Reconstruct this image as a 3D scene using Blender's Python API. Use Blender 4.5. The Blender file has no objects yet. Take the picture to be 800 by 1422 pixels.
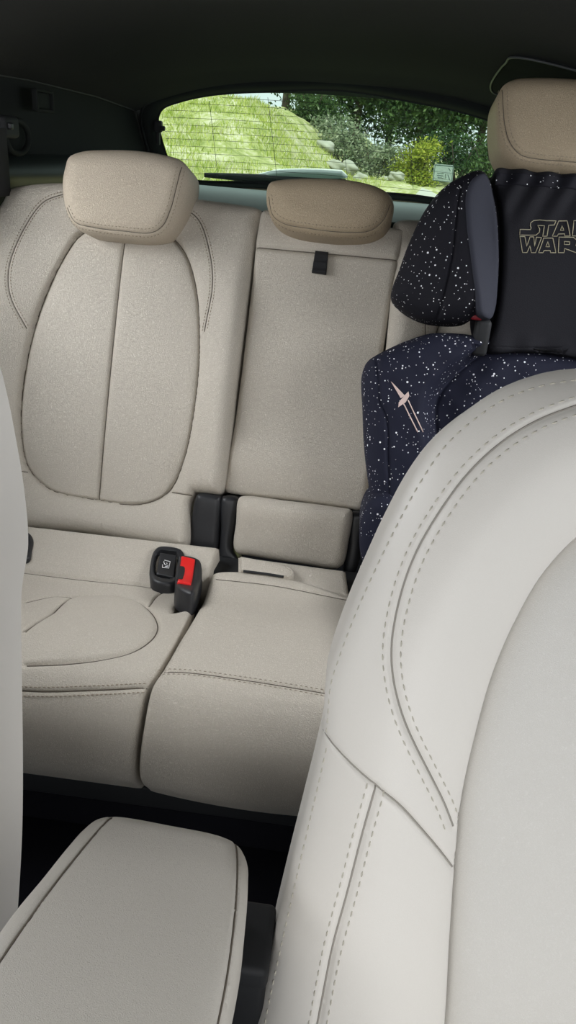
import bpy, math, random
import numpy as np
from mathutils import Vector, Matrix
from mathutils.geometry import delaunay_2d_cdt

scene = bpy.context.scene
COL = scene.collection
rng = np.random.default_rng(7)
random.seed(7)

# ------------------------------------------------------------------ camera, world, lights, exposure
CAM = np.array([.0744, -1.303, 1.0248])
YAW, PITCH, ROLL = [math.radians(a) for a in (-4.018, -25.22, 4.561)]
FPX = 1073.2                                    # focal length in pixels of the 800 x 1422 frame
FWD = np.array([math.sin(YAW)*math.cos(PITCH), math.cos(YAW)*math.cos(PITCH), math.sin(PITCH)])
_r = np.array([math.cos(YAW), -math.sin(YAW), 0.0])
_u = np.cross(_r, FWD)
RIGHT = math.cos(ROLL)*_r + math.sin(ROLL)*_u
UP = -math.sin(ROLL)*_r + math.cos(ROLL)*_u

cd = bpy.data.cameras.new('camera')
cam = bpy.data.objects.new('camera', cd)
COL.objects.link(cam)
M = Matrix.Identity(4)
for i in range(3):
    M[i][0] = RIGHT[i]; M[i][1] = UP[i]; M[i][2] = -FWD[i]; M[i][3] = CAM[i]
cam.matrix_world = M
cd.sensor_fit = 'VERTICAL'
cd.sensor_height = 36.0
cd.lens = FPX/1422*36.0
cd.clip_start = .02
cd.clip_end = 500
scene.camera = cam

world = bpy.data.worlds.new('sky'); scene.world = world
world.use_nodes = True
bg = world.node_tree.nodes['Background']
bg.inputs[0].default_value = (.89, .94, 1.0, 1)
bg.inputs[1].default_value = 1.1

def light(name, kind, loc, target, energy, color, size=(1, 1), angle=None):
    d = bpy.data.lights.new(name, kind)
    d.energy = energy; d.color = color
    if kind == 'AREA':
        d.shape = 'RECTANGLE'; d.size, d.size_y = size
    if angle is not None: d.angle = angle
    o = bpy.data.objects.new(name, d); COL.objects.link(o)
    o.location = loc
    o.rotation_euler = (Vector(target)-Vector(loc)).to_track_quat('-Z', 'Y').to_euler()
    return o
light('sun', 'SUN', (-.4, -5, 9), (0, 0, 0), 4.2, (1.0, .95, .84), angle=.01)
light('windshield_daylight', 'AREA', (0, -2.35, 1.35), (0, -.5, .6), 18.5, (1.0, .985, .955), (1.35, .75))
light('side_window_daylight', 'AREA', (-1.05, -.28, 1.12), (0, -.22, .35), 16.5, (.97, .985, 1.0), (1.2, .42))
light('side_window_daylight', 'AREA', (1.05, -.28, 1.12), (0, -.22, .35), 16.5, (.97, .985, 1.0), (1.2, .42))

scene.view_settings.view_transform = 'Standard'
scene.view_settings.look = 'None'
scene.view_settings.gamma = 1
scene.view_settings.use_curve_mapping = False
scene.view_settings.exposure = 0.0

# ------------------------------------------------------------------ helpers: objects
def new_obj(name, data, parent=None):
    o = bpy.data.objects.new(name, data); COL.objects.link(o)
    if parent is not None: o.parent = parent
    return o
def tag(o, label=None, cat=None, group=None, kind=None):
    if label: o['label'] = label
    if cat: o['category'] = cat
    if group: o['group'] = group
    if kind: o['kind'] = kind
    return o
def empty(name, loc, label=None, cat=None, group=None):
    o = new_obj(name, None)
    o.location = loc; o.empty_display_size = .05
    return tag(o, label, cat, group)
def root_loc(o):
    while o is not None and o.parent is not None: o = o.parent
    return np.array(o.location) if o is not None else np.zeros(3)
def mesh_obj(name, verts, faces, mat, parent=None, smooth=True, origin=None):
    """verts in world coordinates"""
    v = np.asarray(verts, float)
    if parent is not None: off = root_loc(parent)
    elif origin is not None: off = np.array(origin, float)
    else: off = np.zeros(3)
    me = bpy.data.meshes.new(name)
    me.from_pydata([tuple(p) for p in v-off], [], [tuple(int(i) for i in f) for f in faces])
    me.materials.append(mat)
    if smooth: me.polygons.foreach_set('use_smooth', [True]*len(me.polygons))
    me.update()
    o = new_obj(name, me, parent)
    if parent is None and origin is not None: o.location = off
    return o
def auto_smooth(o, deg=40):
    """mark edges sharper than deg as sharp"""
    import bmesh
    bm = bmesh.new(); bm.from_mesh(o.data)
    for e in bm.edges:
        if len(e.link_faces) == 2 and e.calc_face_angle(0) > math.radians(deg): e.smooth = False
    bm.to_mesh(o.data); bm.free()
    return o

# ------------------------------------------------------------------ helpers: curves and frames
def ray(px, py):
    d = FWD + (px-400)/FPX*RIGHT - (py-711)/FPX*UP
    return d/np.linalg.norm(d)
def at_y(px, py, Y):
    d = ray(px, py); return CAM + d*(Y-CAM[1])/d[1]
def at_x(px, py, X):
    d = ray(px, py); return CAM + d*(X-CAM[0])/d[0]
def at_z(px, py, Z):
    d = ray(px, py); return CAM + d*(Z-CAM[2])/d[2]
def spline(pts, step, closed=False):
    """Catmull-Rom through pts, resampled about every `step`. A 3-tuple (x, y, 1) is a corner."""
    P = [np.array(p[:2], float) for p in pts]
    n = len(P); corner = [len(p) > 2 for p in pts]
    segs = range(n if closed else n-1)
    out = []
    for i in segs:
        p1, p2 = P[i], P[(i+1) % n]
        if corner[i] or (not closed and i == 0): p0 = 2*p1-p2 if True else None
        else: p0 = P[i-1]
        j = (i+1) % n
        if corner[j] or (not closed and i == n-2): p3 = 2*p2-p1
        else: p3 = P[(i+2) % n]
        L = np.linalg.norm(p2-p1)
        m = max(1, int(round(L/step)))
        # centripetal
        def tj(ti, a, b): return ti + max(np.linalg.norm(b-a), 1e-9)**.5
        t0 = 0; t1 = tj(t0, p0, p1); t2 = tj(t1, p1, p2); t3 = tj(t2, p2, p3)
        for k in range(m):
            t = t1+(t2-t1)*k/m
            A1 = (t1-t)/(t1-t0)*p0+(t-t0)/(t1-t0)*p1
            A2 = (t2-t)/(t2-t1)*p1+(t-t1)/(t2-t1)*p2
            A3 = (t3-t)/(t3-t2)*p2+(t-t2)/(t3-t2)*p3
            B1 = (t2-t)/(t2-t0)*A1+(t-t0)/(t2-t0)*A2
            B2 = (t3-t)/(t3-t1)*A2+(t-t1)/(t3-t1)*A3
            out.append((t2-t)/(t2-t1)*B1+(t-t1)/(t2-t1)*B2)
    if not closed: out.append(P[-1])
    return np.array(out)

class Path:
    """A surface swept along X from a curve in the YZ plane; (u, v, h) = X, distance along the curve, height off it."""
    def __init__(s, pts, yaw=0, pivot=(0, 0)):
        s.p = spline(pts, .004)
        d = np.diff(s.p, axis=0); s.L = np.r_[0, np.cumsum(np.linalg.norm(d, axis=1))]
        t = np.gradient(s.p, s.L, axis=0); t /= np.linalg.norm(t, axis=1)[:, None]
        s.t = t
        s.n = np.stack([-t[:, 1], t[:, 0]], 1)       # X cross t
        s.yaw = yaw; s.pv = np.array([pivot[0], pivot[1], 0.0])
        c, q = math.cos(yaw), math.sin(yaw)
        s.R = np.array([[c, -q, 0], [q, c, 0], [0, 0, 1]])
    def world(s, u, v, h):
        u = np.asarray(u, float); v = np.asarray(v, float); h = np.asarray(h, float)+0*u
        def itp(a):
            r = np.interp(v, s.L, a); return r
        y = itp(s.p[:, 0]); z = itp(s.p[:, 1]); ny = itp(s.n[:, 0]); nz = itp(s.n[:, 1])
        lo = np.minimum(v, 0); hi = np.maximum(v-s.L[-1], 0)
        y = y+lo*s.t[0, 0]+hi*s.t[-1, 0]; z = z+lo*s.t[0, 1]+hi*s.t[-1, 1]
        W = np.stack([u, y+ny*h, z+nz*h], -1)
        if s.yaw: W = (W-s.pv) @ s.R.T + s.pv
        return W
    def hit(s, px, py, h=0.0):
        o = CAM.copy(); d = ray(px, py)
        if s.yaw:
            o = s.R.T @ (o-s.pv) + s.pv; d = s.R.T @ d
        q = s.p+s.n*h
        q = np.vstack([q[0]-s.t[0]*.4, q, q[-1]+s.t[-1]*.4])
        L = np.r_[-.4, s.L, s.L[-1]+.4]
        best = None
        for i in range(len(q)-1):
            a = q[i]; e = q[i+1]-a
            det = d[1]*(-e[1])-d[2]*(-e[0])
            if abs(det) < 1e-12: continue
            w = a-o[1:]
            t = (w[0]*(-e[1])-w[1]*(-e[0]))/det
            k = (d[1]*w[1]-d[2]*w[0])/det
            if -1e-9 <= k <= 1+1e-9 and t > 0:
                nn = np.array([-e[1], e[0]])
                if nn @ d[1:] < 0 and (best is None or t < best[0]):
                    best = (t, o[0]+d[0]*t, L[i]+k*(L[i+1]-L[i]))
        if best is None: raise ValueError('no hit %s' % ((px, py),))
        return best[1], best[2]
    def trace(s, pts, h=0.0):
        return [tuple(s.hit(p[0], p[1], h)) + tuple(p[2:]) for p in pts]

def seg_dist(P, S, closed):
    """distance from each P to the polyline S"""
    P = np.asarray(P, float); A = S if closed else S[:-1]; B = np.roll(S, -1, 0) if closed else S[1:]
    out = np.full(len(P), 1e9)
    e = B-A; ee = np.maximum((e**2).sum(1), 1e-18)
    for c in range(0, len(P), 4000):
        p = P[c:c+4000, None, :]
        k = np.clip(((p-A)*e).sum(2)/ee, 0, 1)
        q = A+k[..., None]*e
        out[c:c+4000] = np.sqrt(((p-q)**2).sum(2).min(1))
    return out
def inside(P, S):
    x, y = P[:, 0], P[:, 1]
    r = np.zeros(len(P), bool)
    A = S; B = np.roll(S, -1, 0)
    for a, b in zip(A, B):
        if a[1] == b[1]: continue
        c = ((a[1] > y) != (b[1] > y)) & (x < (b[0]-a[0])*(y-a[1])/(b[1]-a[1])+a[0])
        r ^= c
    return r
def area(S): return .5*np.sum(S[:, 0]*np.roll(S[:, 1], -1)-np.roll(S[:, 0], -1)*S[:, 1])
def normals2(S, closed):
    if closed: t = np.roll(S, -1, 0)-np.roll(S, 1, 0)
    else: t = np.gradient(S, axis=0)
    t = t/np.maximum(np.linalg.norm(t, axis=1), 1e-12)[:, None]
    return np.stack([-t[:, 1], t[:, 0]], 1)     # left of travel = inward for CCW
def offset(S, d, closed=False): return S+normals2(S, closed)*d
def smst(a, b, x):
    t = np.clip((x-a)/(b-a), 0, 1); return t*t*(3-2*t)

class Cushion:
    """An upholstered panel: outline in (u, v), rounded rim, relief hf(u, v), seams pressed in."""
    def __init__(s, frame, outline, R=.02, D=.02, T=.05, hf=None, seams=(), grid=.006, step=.005, pillow=None):
        s.frame = frame
        O = np.asarray(outline, float)
        if area(O) < 0: O = O[::-1]
        s.O = O; s.R, s.D, s.T = R, D, T
        s.hf = hf or (lambda u, v: 0*u)
        s.seams = seams; s.grid = grid; s.pillow = pillow
    def h(s, u, v):
        u = np.atleast_1d(np.asarray(u, float)); v = np.atleast_1d(np.asarray(v, float))
        P = np.stack([u, v], 1)
        d = seg_dist(P, s.O, True)
        t = 1-np.clip(d/s.R, 0, 1)
        h = s.hf(u, v)-s.D*(1-np.sqrt(np.maximum(1-t*t, 0)))
        if s.pillow: h = h+s.pillow*(1-np.exp(-d/.06))
        for S, dep, w in s.seams:
            ds = seg_dist(P, S, False)
            h = h-dep*np.exp(-(ds/w)**2)
        return h
    def build(s, name, mat, parent=None, back=True):
        O = s.O; n = len(O)
        pts = [O]
        N = normals2(O, True)
        for k in (.004, .02, .07, .16, .3, .5, .75, 1.0):
            dd = s.R*k
            q = O+N*dd
            if dd < .002 or len(q) < 10: st = 1
            else: st = 1
            q = q[::st]
            ok = inside(q, O)
            q = q[ok]
            if len(q): q = q[seg_dist(q, O, True) > dd*.93]
            pts.append(q)
        for S, dep, w in s.seams:
            for k in (0, .5, 1.0, 1.6, 2.6):
                for sg in ((1,) if k == 0 else (1, -1)):
                    q = S+normals2(S, False)*w*k*sg
                    q = q[inside(q, O)]
                    if len(q): q = q[seg_dist(q, O, True) > .002]
                    if len(q) and k: q = q[seg_dist(q, S, False) > w*k*.9]
                    pts.append(q)
        lo, hi = O.min(0), O.max(0)
        g = s.grid
        gx, gy = np.meshgrid(np.arange(lo[0], hi[0], g), np.arange(lo[1], hi[1], g))
        gx = gx.copy(); gx[1::2] += g/2
        q = np.stack([gx.ravel(), gy.ravel()], 1)
        q = q[inside(q, O)]
        if len(q): q = q[seg_dist(q, O, True) > max(s.R*1.0, .003)+g*.4]
        for S, dep, w in s.seams:
            if len(q): q = q[seg_dist(q, S, False) > w*2.6+g*.35]
        pts.append(q)
        allp = np.vstack([p for p in pts if len(p)])
        # thin out coincident points (outline kept)
        keep = np.ones(len(allp), bool)
        key = {}
        c = .00035
        for i, p in enumerate(allp):
            k = (int(math.floor(p[0]/c)), int(math.floor(p[1]/c)))
            if i >= n and k in key: keep[i] = False
            else: key[k] = 1
        allp = allp[keep]
        vv = [Vector((float(a), float(b))) for a, b in allp]
        ed = [(i, (i+1) % n) for i in range(n)]
        rv, re, rf, ov, oe, of = delaunay_2d_cdt(vv, ed, [], 1, 1e-7)
        V2 = np.array([(a.x, a.y) for a in rv])
        faces = [list(f) for f in rf]
        for f in faces:
            a, b, c3 = V2[f[0]], V2[f[1]], V2[f[2]]
            if (b[0]-a[0])*(c3[1]-a[1])-(b[1]-a[1])*(c3[0]-a[0]) < 0: f.reverse()
        h = s.h(V2[:, 0], V2[:, 1])
        W = s.frame.world(V2[:, 0], V2[:, 1], h)
        # boundary loop indices
        bi = [None]*n
        for j, src in enumerate(ov):
            for q_ in src:
                if q_ < n: bi[q_] = j
        bi = [b for b in bi if b is not None]
        m = len(bi); base = len(W)
        Bv = V2[bi]
        hb = h[bi]
        rings = [(0, .5), (0, 1.0)]
        Wl = [W]; prev = bi
        for k, fr in rings:
            hh = hb*(1-fr)+(-s.T)*fr
            Wl.append(s.frame.world(Bv[:, 0], Bv[:, 1], hh))
            cur = list(range(base, base+m)); base += m
            for i in range(m):
                j = (i+1) % m
                faces.append([prev[j], prev[i], cur[i], cur[j]])
            prev = cur
        if back:
            c = Bv.mean(0)
            Wl.append(s.frame.world(c[:1], c[1:2], np.array([-s.T])))
            for i in range(m): faces.append([prev[(i+1) % m], prev[i], base])
            base += 1
        V = np.vstack(Wl)
        o = mesh_obj(name, V, faces, mat, parent)
        return auto_smooth(o, 55)

def stitches(name, frame, hfun, lines, mat, parent, length=.0055, gap=.003, rad=.0007, lift=.0004):
    """thread dashes along uv polylines, one object per line"""
    for S in lines:
        V = []; F = []
        S = np.asarray(S); d = np.r_[0, np.cumsum(np.linalg.norm(np.diff(S, axis=0), axis=1))]
        a = np.arange(0, d[-1]-length, length+gap)
        t = np.stack([a, a+length*.5, a+length], 1).ravel()
        P = np.stack([np.interp(t, d, S[:, 0]), np.interp(t, d, S[:, 1])], 1)
        h = hfun(P[:, 0], P[:, 1])
        hl = np.tile([-.5*rad, rad*.5, -.5*rad], len(a))+lift
        W = frame.world(P[:, 0], P[:, 1], h+hl)
        Wn = frame.world(P[:, 0], P[:, 1], h+hl+.001)
        for i in range(len(a)):
            p = W[3*i:3*i+3]; nrm = Wn[3*i+1]-p[1]; nrm /= np.linalg.norm(nrm)
            t_ = p[2]-p[0]; t_ /= np.linalg.norm(t_)
            sd = np.cross(t_, nrm)
            b = len(V)
            for q, r in ((p[0], .45), (p[1], 1.0), (p[2], .45)):
                for ang in (0, 72, 144, 216, 288):
                    an = math.radians(ang)
                    V.append(q+(sd*math.cos(an)+nrm*math.sin(an))*rad*r)
            for k in range(2):
                for e in range(5):
                    e2 = (e+1) % 5
                    F.append([b+k*5+e, b+k*5+e2, b+k*5+5+e2, b+k*5+5+e])
            F.append([b+4, b+3, b+2, b+1, b]); F.append([b+10, b+11, b+12, b+13, b+14])
        mesh_obj(name, V, F, mat, parent)

def shade_lines(name, frame, hfun, lines, mat, parent, rad=.0011, sink=-.0004, clip=None):  # dark tubes along the seams, painting in the shade of their grooves
    for S in lines:
        S = np.asarray(S)
        if clip is not None: S = S[inside(S, clip)]
        if len(S) < 3: continue
        V, F = tube(frame.world(S[:, 0], S[:, 1], hfun(S[:, 0], S[:, 1])-sink), rad, 6)
        mesh_obj(name, V, F, mat, parent)
def tube(pts, rad, sides=8, closed=False, caps=True):
    P = np.asarray(pts, float); n = len(P)
    r = np.full(n, rad) if np.isscalar(rad) else np.asarray(rad, float)
    V = []; F = []
    up = None
    for i in range(n):
        if closed: t = P[(i+1) % n]-P[i-1]
        else: t = P[min(i+1, n-1)]-P[max(i-1, 0)]
        t = t/max(np.linalg.norm(t), 1e-12)
        if up is None:
            up = np.array([0, 0, 1.0]) if abs(t[2]) < .9 else np.array([1.0, 0, 0])
        a = np.cross(t, up); a /= np.linalg.norm(a); b = np.cross(a, t); up = b
        for k in range(sides):
            an = 2*math.pi*k/sides
            V.append(P[i]+(a*math.cos(an)+b*math.sin(an))*r[i])
    m = n if closed else n-1
    for i in range(m):
        i2 = (i+1) % n
        for k in range(sides):
            k2 = (k+1) % sides
            F.append([i*sides+k, i*sides+k2, i2*sides+k2, i2*sides+k])
    if not closed and caps:
        F.append(list(range(sides))[::-1]); F.append([(n-1)*sides+k for k in range(sides)])
    return V, F
def merge(parts):
    V = []; F = []
    for v, f in parts:
        b = len(V); V += [np.asarray(p) for p in v]; F += [[i+b for i in q] for q in f]
    return V, F
def rbox(c, size, bev, axes=None):
    """rounded box: centre, full size, bevel radius, 3x3 axes rows"""
    import bmesh
    bm = bmesh.new(); bmesh.ops.create_cube(bm, size=1)
    for v in bm.verts: v.co = Vector((v.co.x*size[0], v.co.y*size[1], v.co.z*size[2]))
    if bev > 0: bmesh.ops.bevel(bm, geom=bm.edges[:], offset=bev, segments=4, profile=.5, affect='EDGES')
    A = np.eye(3) if axes is None else np.asarray(axes, float)
    V = [np.asarray(c)+A.T @ np.array(v.co) for v in bm.verts]
    bm.verts.index_update()
    F = [[v.index for v in f.verts] for f in bm.faces]
    bm.free()
    return V, F
def grid_mesh(nu, nv, fn):
    V = [fn(i/(nu-1), j/(nv-1)) for j in range(nv) for i in range(nu)]
    F = [[j*nu+i, j*nu+i+1, (j+1)*nu+i+1, (j+1)*nu+i] for j in range(nv-1) for i in range(nu-1)]
    return V, F

# ------------------------------------------------------------------ helpers: materials
def mat_base(name):
    m = bpy.data.materials.new(name); m.use_nodes = True
    nt = m.node_tree
    return m, nt, nt.nodes['Principled BSDF'], nt.nodes, nt.links
def plain(name, col, rough=.5, metal=0, spec=.5, bump=0, scale=300, noise=0):
    m, nt, b, N, L = mat_base(name)
    b.inputs['Base Color'].default_value = (*col, 1); b.inputs['Roughness'].default_value = rough
    b.inputs['Metallic'].default_value = metal; b.inputs['Specular IOR Level'].default_value = spec
    if bump or noise:
        tc = N.new('ShaderNodeTexCoord'); no = N.new('ShaderNodeTexNoise')
        no.inputs['Scale'].default_value = scale; no.inputs['Detail'].default_value = 3
        L.new(tc.outputs['Object'], no.inputs['Vector'])
        if bump:
            bp = N.new('ShaderNodeBump'); bp.inputs['Strength'].default_value = bump; bp.inputs['Distance'].default_value = .001
            L.new(no.outputs['Fac'], bp.inputs['Height']); L.new(bp.outputs['Normal'], b.inputs['Normal'])
        if noise:
            mx = N.new('ShaderNodeMixRGB'); mx.blend_type = 'MIX'
            mx.inputs[1].default_value = (*[c*(1-noise) for c in col], 1); mx.inputs[2].default_value = (*[min(1, c*(1+noise)) for c in col], 1)
            L.new(no.outputs['Fac'], mx.inputs[0]); L.new(mx.outputs[0], b.inputs['Base Color'])
    return m
def leather(name, col, grain=420, strength=.5, rough=.46):
    m, nt, b, N, L = mat_base(name)
    tc = N.new('ShaderNodeTexCoord')
    vo = N.new('ShaderNodeTexVoronoi'); vo.feature = 'DISTANCE_TO_EDGE'; vo.inputs['Scale'].default_value = grain
    nz = N.new('ShaderNodeTexNoise'); nz.inputs['Scale'].default_value = grain*.35; nz.inputs['Detail'].default_value = 3
    ad = N.new('ShaderNodeMixRGB'); ad.blend_type = 'ADD'; ad.inputs[0].default_value = .02
    L.new(tc.outputs['Object'], ad.inputs[1]); L.new(nz.outputs['Color'], ad.inputs[2])
    L.new(ad.outputs[0], vo.inputs['Vector']); L.new(tc.outputs['Object'], nz.inputs['Vector'])
    cr = N.new('ShaderNodeMapRange'); cr.inputs['From Max'].default_value = .28
    L.new(vo.outputs['Distance'], cr.inputs['Value'])
    sm = N.new('ShaderNodeMath'); sm.operation = 'MULTIPLY_ADD'; sm.inputs[1].default_value = .8
    L.new(nz.outputs['Fac'], sm.inputs[0]); L.new(cr.outputs['Result'], sm.inputs[2])
    bp = N.new('ShaderNodeBump'); bp.inputs['Strength'].default_value = strength; bp.inputs['Distance'].default_value = .0006
    L.new(sm.outputs[0], bp.inputs['Height']); L.new(bp.outputs['Normal'], b.inputs['Normal'])
    wear = N.new('ShaderNodeTexNoise'); wear.inputs['Scale'].default_value = 6; wear.inputs['Detail'].default_value = 4
    L.new(tc.outputs['Object'], wear.inputs['Vector'])
    mx = N.new('ShaderNodeMixRGB'); mx.inputs[1].default_value = (*[c*.96 for c in col], 1); mx.inputs[2].default_value = (*[c*1.03 for c in col], 1)
    L.new(wear.outputs['Fac'], mx.inputs[0])
    mg = N.new('ShaderNodeMixRGB'); mg.blend_type = 'MULTIPLY'; mg.inputs[2].default_value = (.84, .83, .81, 1)
    iv = N.new('ShaderNodeMath'); iv.operation = 'SUBTRACT'; iv.inputs[0].default_value = 1.0
    L.new(cr.outputs['Result'], iv.inputs[1])
    mf = N.new('ShaderNodeMath'); mf.operation = 'MULTIPLY'; mf.inputs[1].default_value = min(1, strength*1.2); L.new(iv.outputs[0], mf.inputs[0])
    L.new(mf.outputs[0], mg.inputs[0]); L.new(mx.outputs[0], mg.inputs[1]); L.new(mg.outputs[0], b.inputs['Base Color'])
    b.inputs['Roughness'].default_value = rough; b.inputs['Specular IOR Level'].default_value = .4
    return m
def starry(name, base, dens=.5, bright=(.90, .91, .95)):
    m, nt, b, N, L = mat_base(name)
    tc = N.new('ShaderNodeTexCoord')
    prev = None
    for scale, rmin, rmax, keep in ((250, .10, .28, .26*dens), (120, .07, .22, .50*dens), (42, .05, .10, .45*dens)):
        vo = N.new('ShaderNodeTexVoronoi'); vo.inputs['Scale'].default_value = scale
        L.new(tc.outputs['Object'], vo.inputs['Vector'])
        sp = N.new('ShaderNodeSeparateColor'); L.new(vo.outputs['Color'], sp.inputs[0])
        rr = N.new('ShaderNodeMapRange'); rr.inputs['To Min'].default_value = rmin; rr.inputs['To Max'].default_value = rmax
        L.new(sp.outputs[0], rr.inputs['Value'])
        lt = N.new('ShaderNodeMath'); lt.operation = 'LESS_THAN'; L.new(vo.outputs['Distance'], lt.inputs[0]); L.new(rr.outputs['Result'], lt.inputs[1])
        kp = N.new('ShaderNodeMath'); kp.operation = 'LESS_THAN'; L.new(sp.outputs[1], kp.inputs[0]); kp.inputs[1].default_value = keep
        mu = N.new('ShaderNodeMath'); mu.operation = 'MULTIPLY'; L.new(lt.outputs[0], mu.inputs[0]); L.new(kp.outputs[0], mu.inputs[1])
        if prev is None: prev = mu.outputs[0]
        else:
            mxx = N.new('ShaderNodeMath'); mxx.operation = 'MAXIMUM'; L.new(prev, mxx.inputs[0]); L.new(mu.outputs[0], mxx.inputs[1]); prev = mxx.outputs[0]
    mx = N.new('ShaderNodeMixRGB'); mx.inputs[1].default_value = (*base, 1); mx.inputs[2].default_value = (*bright, 1)
    L.new(prev, mx.inputs[0]); L.new(mx.outputs[0], b.inputs['Base Color'])
    b.inputs['Roughness'].default_value = .8; b.inputs['Specular IOR Level'].default_value = .25
    no = N.new('ShaderNodeTexNoise'); no.inputs['Scale'].default_value = 700
    L.new(tc.outputs['Object'], no.inputs['Vector'])
    bp = N.new('ShaderNodeBump'); bp.inputs['Strength'].default_value = .3; bp.inputs['Distance'].default_value = .0005
    L.new(no.outputs['Fac'], bp.inputs['Height']); L.new(bp.outputs['Normal'], b.inputs['Normal'])
    return m

CREAM = (.665, .615, .538)
M_seat = leather('beige_leather', CREAM, 330, .9)
M_front = leather('smooth_beige_leather', (.72, .69, .645), 520, .10, .42)
M_fgrain = leather('grained_beige_leather', (.655, .635, .60), 480, .30, .45)
M_head = leather('shaded_tan_leather', (.48, .388, .27), 330, .8)  # tan leather, with roof shade on the headrests darkened into the colour
M_thread = plain('seat_thread', (.33, .28, .21), .7)
M_headp = leather('shaded_beige_leather', (.59, .51, .405), 330, .8)  # seat beige with the left headrest's shading put into the colour
M_seam = plain('seam_shade', (.13, .11, .085), .8)  # dark colour standing in for shade in the seam grooves
M_seamL = plain('pale_seam_shade', (.30, .28, .25), .8)  # paler groove shade for the front seat seams
M_threadL = plain('pale_thread', (.50, .47, .40), .7)
M_black = plain('black_plastic', (.016, .017, .020), .42, bump=.15, scale=900)
M_blackm = plain('matt_black_plastic', (.010, .011, .013), .7)
M_web = plain('black_webbing', (.013, .013, .015), .85, bump=.5, scale=800)
M_red = plain('red_plastic', (.72, .012, .012), .35)
M_white = plain('white_print', (.82, .83, .84), .6)
M_liner = plain('dark_headliner', (.036, .037, .034), .95, spec=.1, bump=.5, scale=500, noise=.15)
M_trim = plain('dark_trim_plastic', (.018, .021, .020), .75, spec=.15, bump=.3, scale=700)
M_carpet = plain('black_carpet', (.010, .010, .014), .95, spec=.1, bump=1, scale=900)
M_shelf = plain('grey_cover_cloth', (.50, .54, .52), .8, noise=.06, scale=80)
M_chrome = plain('brushed_steel', (.6, .6, .6), .25, metal=1)
M_navy = starry('star_print_navy', (.0125, .0140, .030), .95)
M_starblack = starry('star_print_black', (.008, .008, .013), .9)
M_slate = plain('slate_fabric', (.030, .032, .046), .8, spec=.3, bump=.4, scale=900)
M_cloth = plain('black_cloth', (.010, .010, .014), .85, spec=.3, bump=.5, scale=700)
M_gold = plain('gold_thread', (.42, .38, .26), .6)
M_pink = plain('pale_pink_print', (.72, .56, .52), .7)

# ------------------------------------------------------------------ cabin shell
def wall_x(Y):
    return np.interp(Y, [-2.0, -.9, -.3, 0, .24, .88, 1.06], [.83, .83, .77, .715, .69, .568, .52])
def roof_c(Y):
    return np.interp(Y, [-2.0, -1.4, -.6, .1, .5, .75, .86, .9], [1.19, 1.215, 1.232, 1.235, 1.22, 1.19, 1.165, 1.15])
def wall_top(Y):
    return np.interp(Y, [-2.0, -.6, .24, .44, .70, .88, 1.0], [1.07, 1.10, 1.108, 1.108, 1.098, 1.082, 1.06])

ys = np.unique(np.r_[np.linspace(-1.75, .6, 30), np.linspace(.6, .9, 16)])
us = np.linspace(-1, 1, 61)
V = []
for Y in ys:
    w = wall_x(Y)
    for q in us:
        V.append((q*w, Y, wall_top(Y)+(roof_c(Y)-wall_top(Y))*(1-abs(q)**2.6)))
nu = len(us)
F = [[j*nu+i, (j+1)*nu+i, (j+1)*nu+i+1, j*nu+i+1] for j in range(len(ys)-1) for i in range(nu-1)]
tag(mesh_obj('ceiling', V, F, M_liner), kind='structure')

def side_wall(sx, name):
    V = []; F = []
    def strip(y0, y1, z0f, z1f, ny, nz):
        b = len(V)
        for j in range(nz):
            for i in range(ny):
                Y = y0+(y1-y0)*i/(ny-1)
                z0 = z0f(Y); z1 = z1f(Y)
                z = z0+(z1-z0)*j/(nz-1)
                w = wall_x(Y)+.06*np.clip((.9-z)/.5, 0, 1)+.012*np.clip((1.1-z)/.2, 0, 1)*0
                V.append((sx*w, Y, z))
        for j in range(nz-1):
            for i in range(ny-1):
                F.append([b+j*ny+i, b+j*ny+i+1, b+(j+1)*ny+i+1, b+(j+1)*ny+i])
    strip(-1.75, 1.06, lambda Y: 0, lambda Y: .80, 30, 8)
    strip(.08, 1.0, lambda Y: .80, lambda Y: wall_top(Y)+.004, 24, 8)
    o = mesh_obj(name, V, F, M_trim)
    return tag(o, kind='structure')
side_wall(-1, 'wall_left'); side_wall(1, 'wall_right')
V, F = grid_mesh(2, 2, lambda a, b: (-.74+1.48*a, -1.9+3.0*b, 0))
tag(mesh_obj('floor', V, F, M_carpet), kind='structure')

# piping along the joint between headliner and side trim
pl = [np.array([-wall_x(Y)+.004, Y, wall_top(Y)+.002]) for Y in np.linspace(.1, .9, 30)]
V, F = tube(pl, .0022, 6)
tag(mesh_obj('trim_1', V, F, plain('trim_edge', (.04, .044, .042), .7)), kind='structure')
# padded ledge below the side trim
led = np.linspace(.1, .75, 24)
V = []; F = []
prof = [(.0, .972), (.012, .968), (.030, .955), (.036, .935), (.030, .915), (.0, .905)]
for Y in led:
    for dx, z in prof: V.append((-wall_x(Y)+dx, Y, z))
k = len(prof)
F = [[j*k+i, j*k+i+1, (j+1)*k+i+1, (j+1)*k+i] for j in range(len(led)-1) for i in range(k-1)]
tag(mesh_obj('trim_2', V, F, plain('ledge_vinyl', (.028, .036, .034), .5)), kind='structure')

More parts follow.
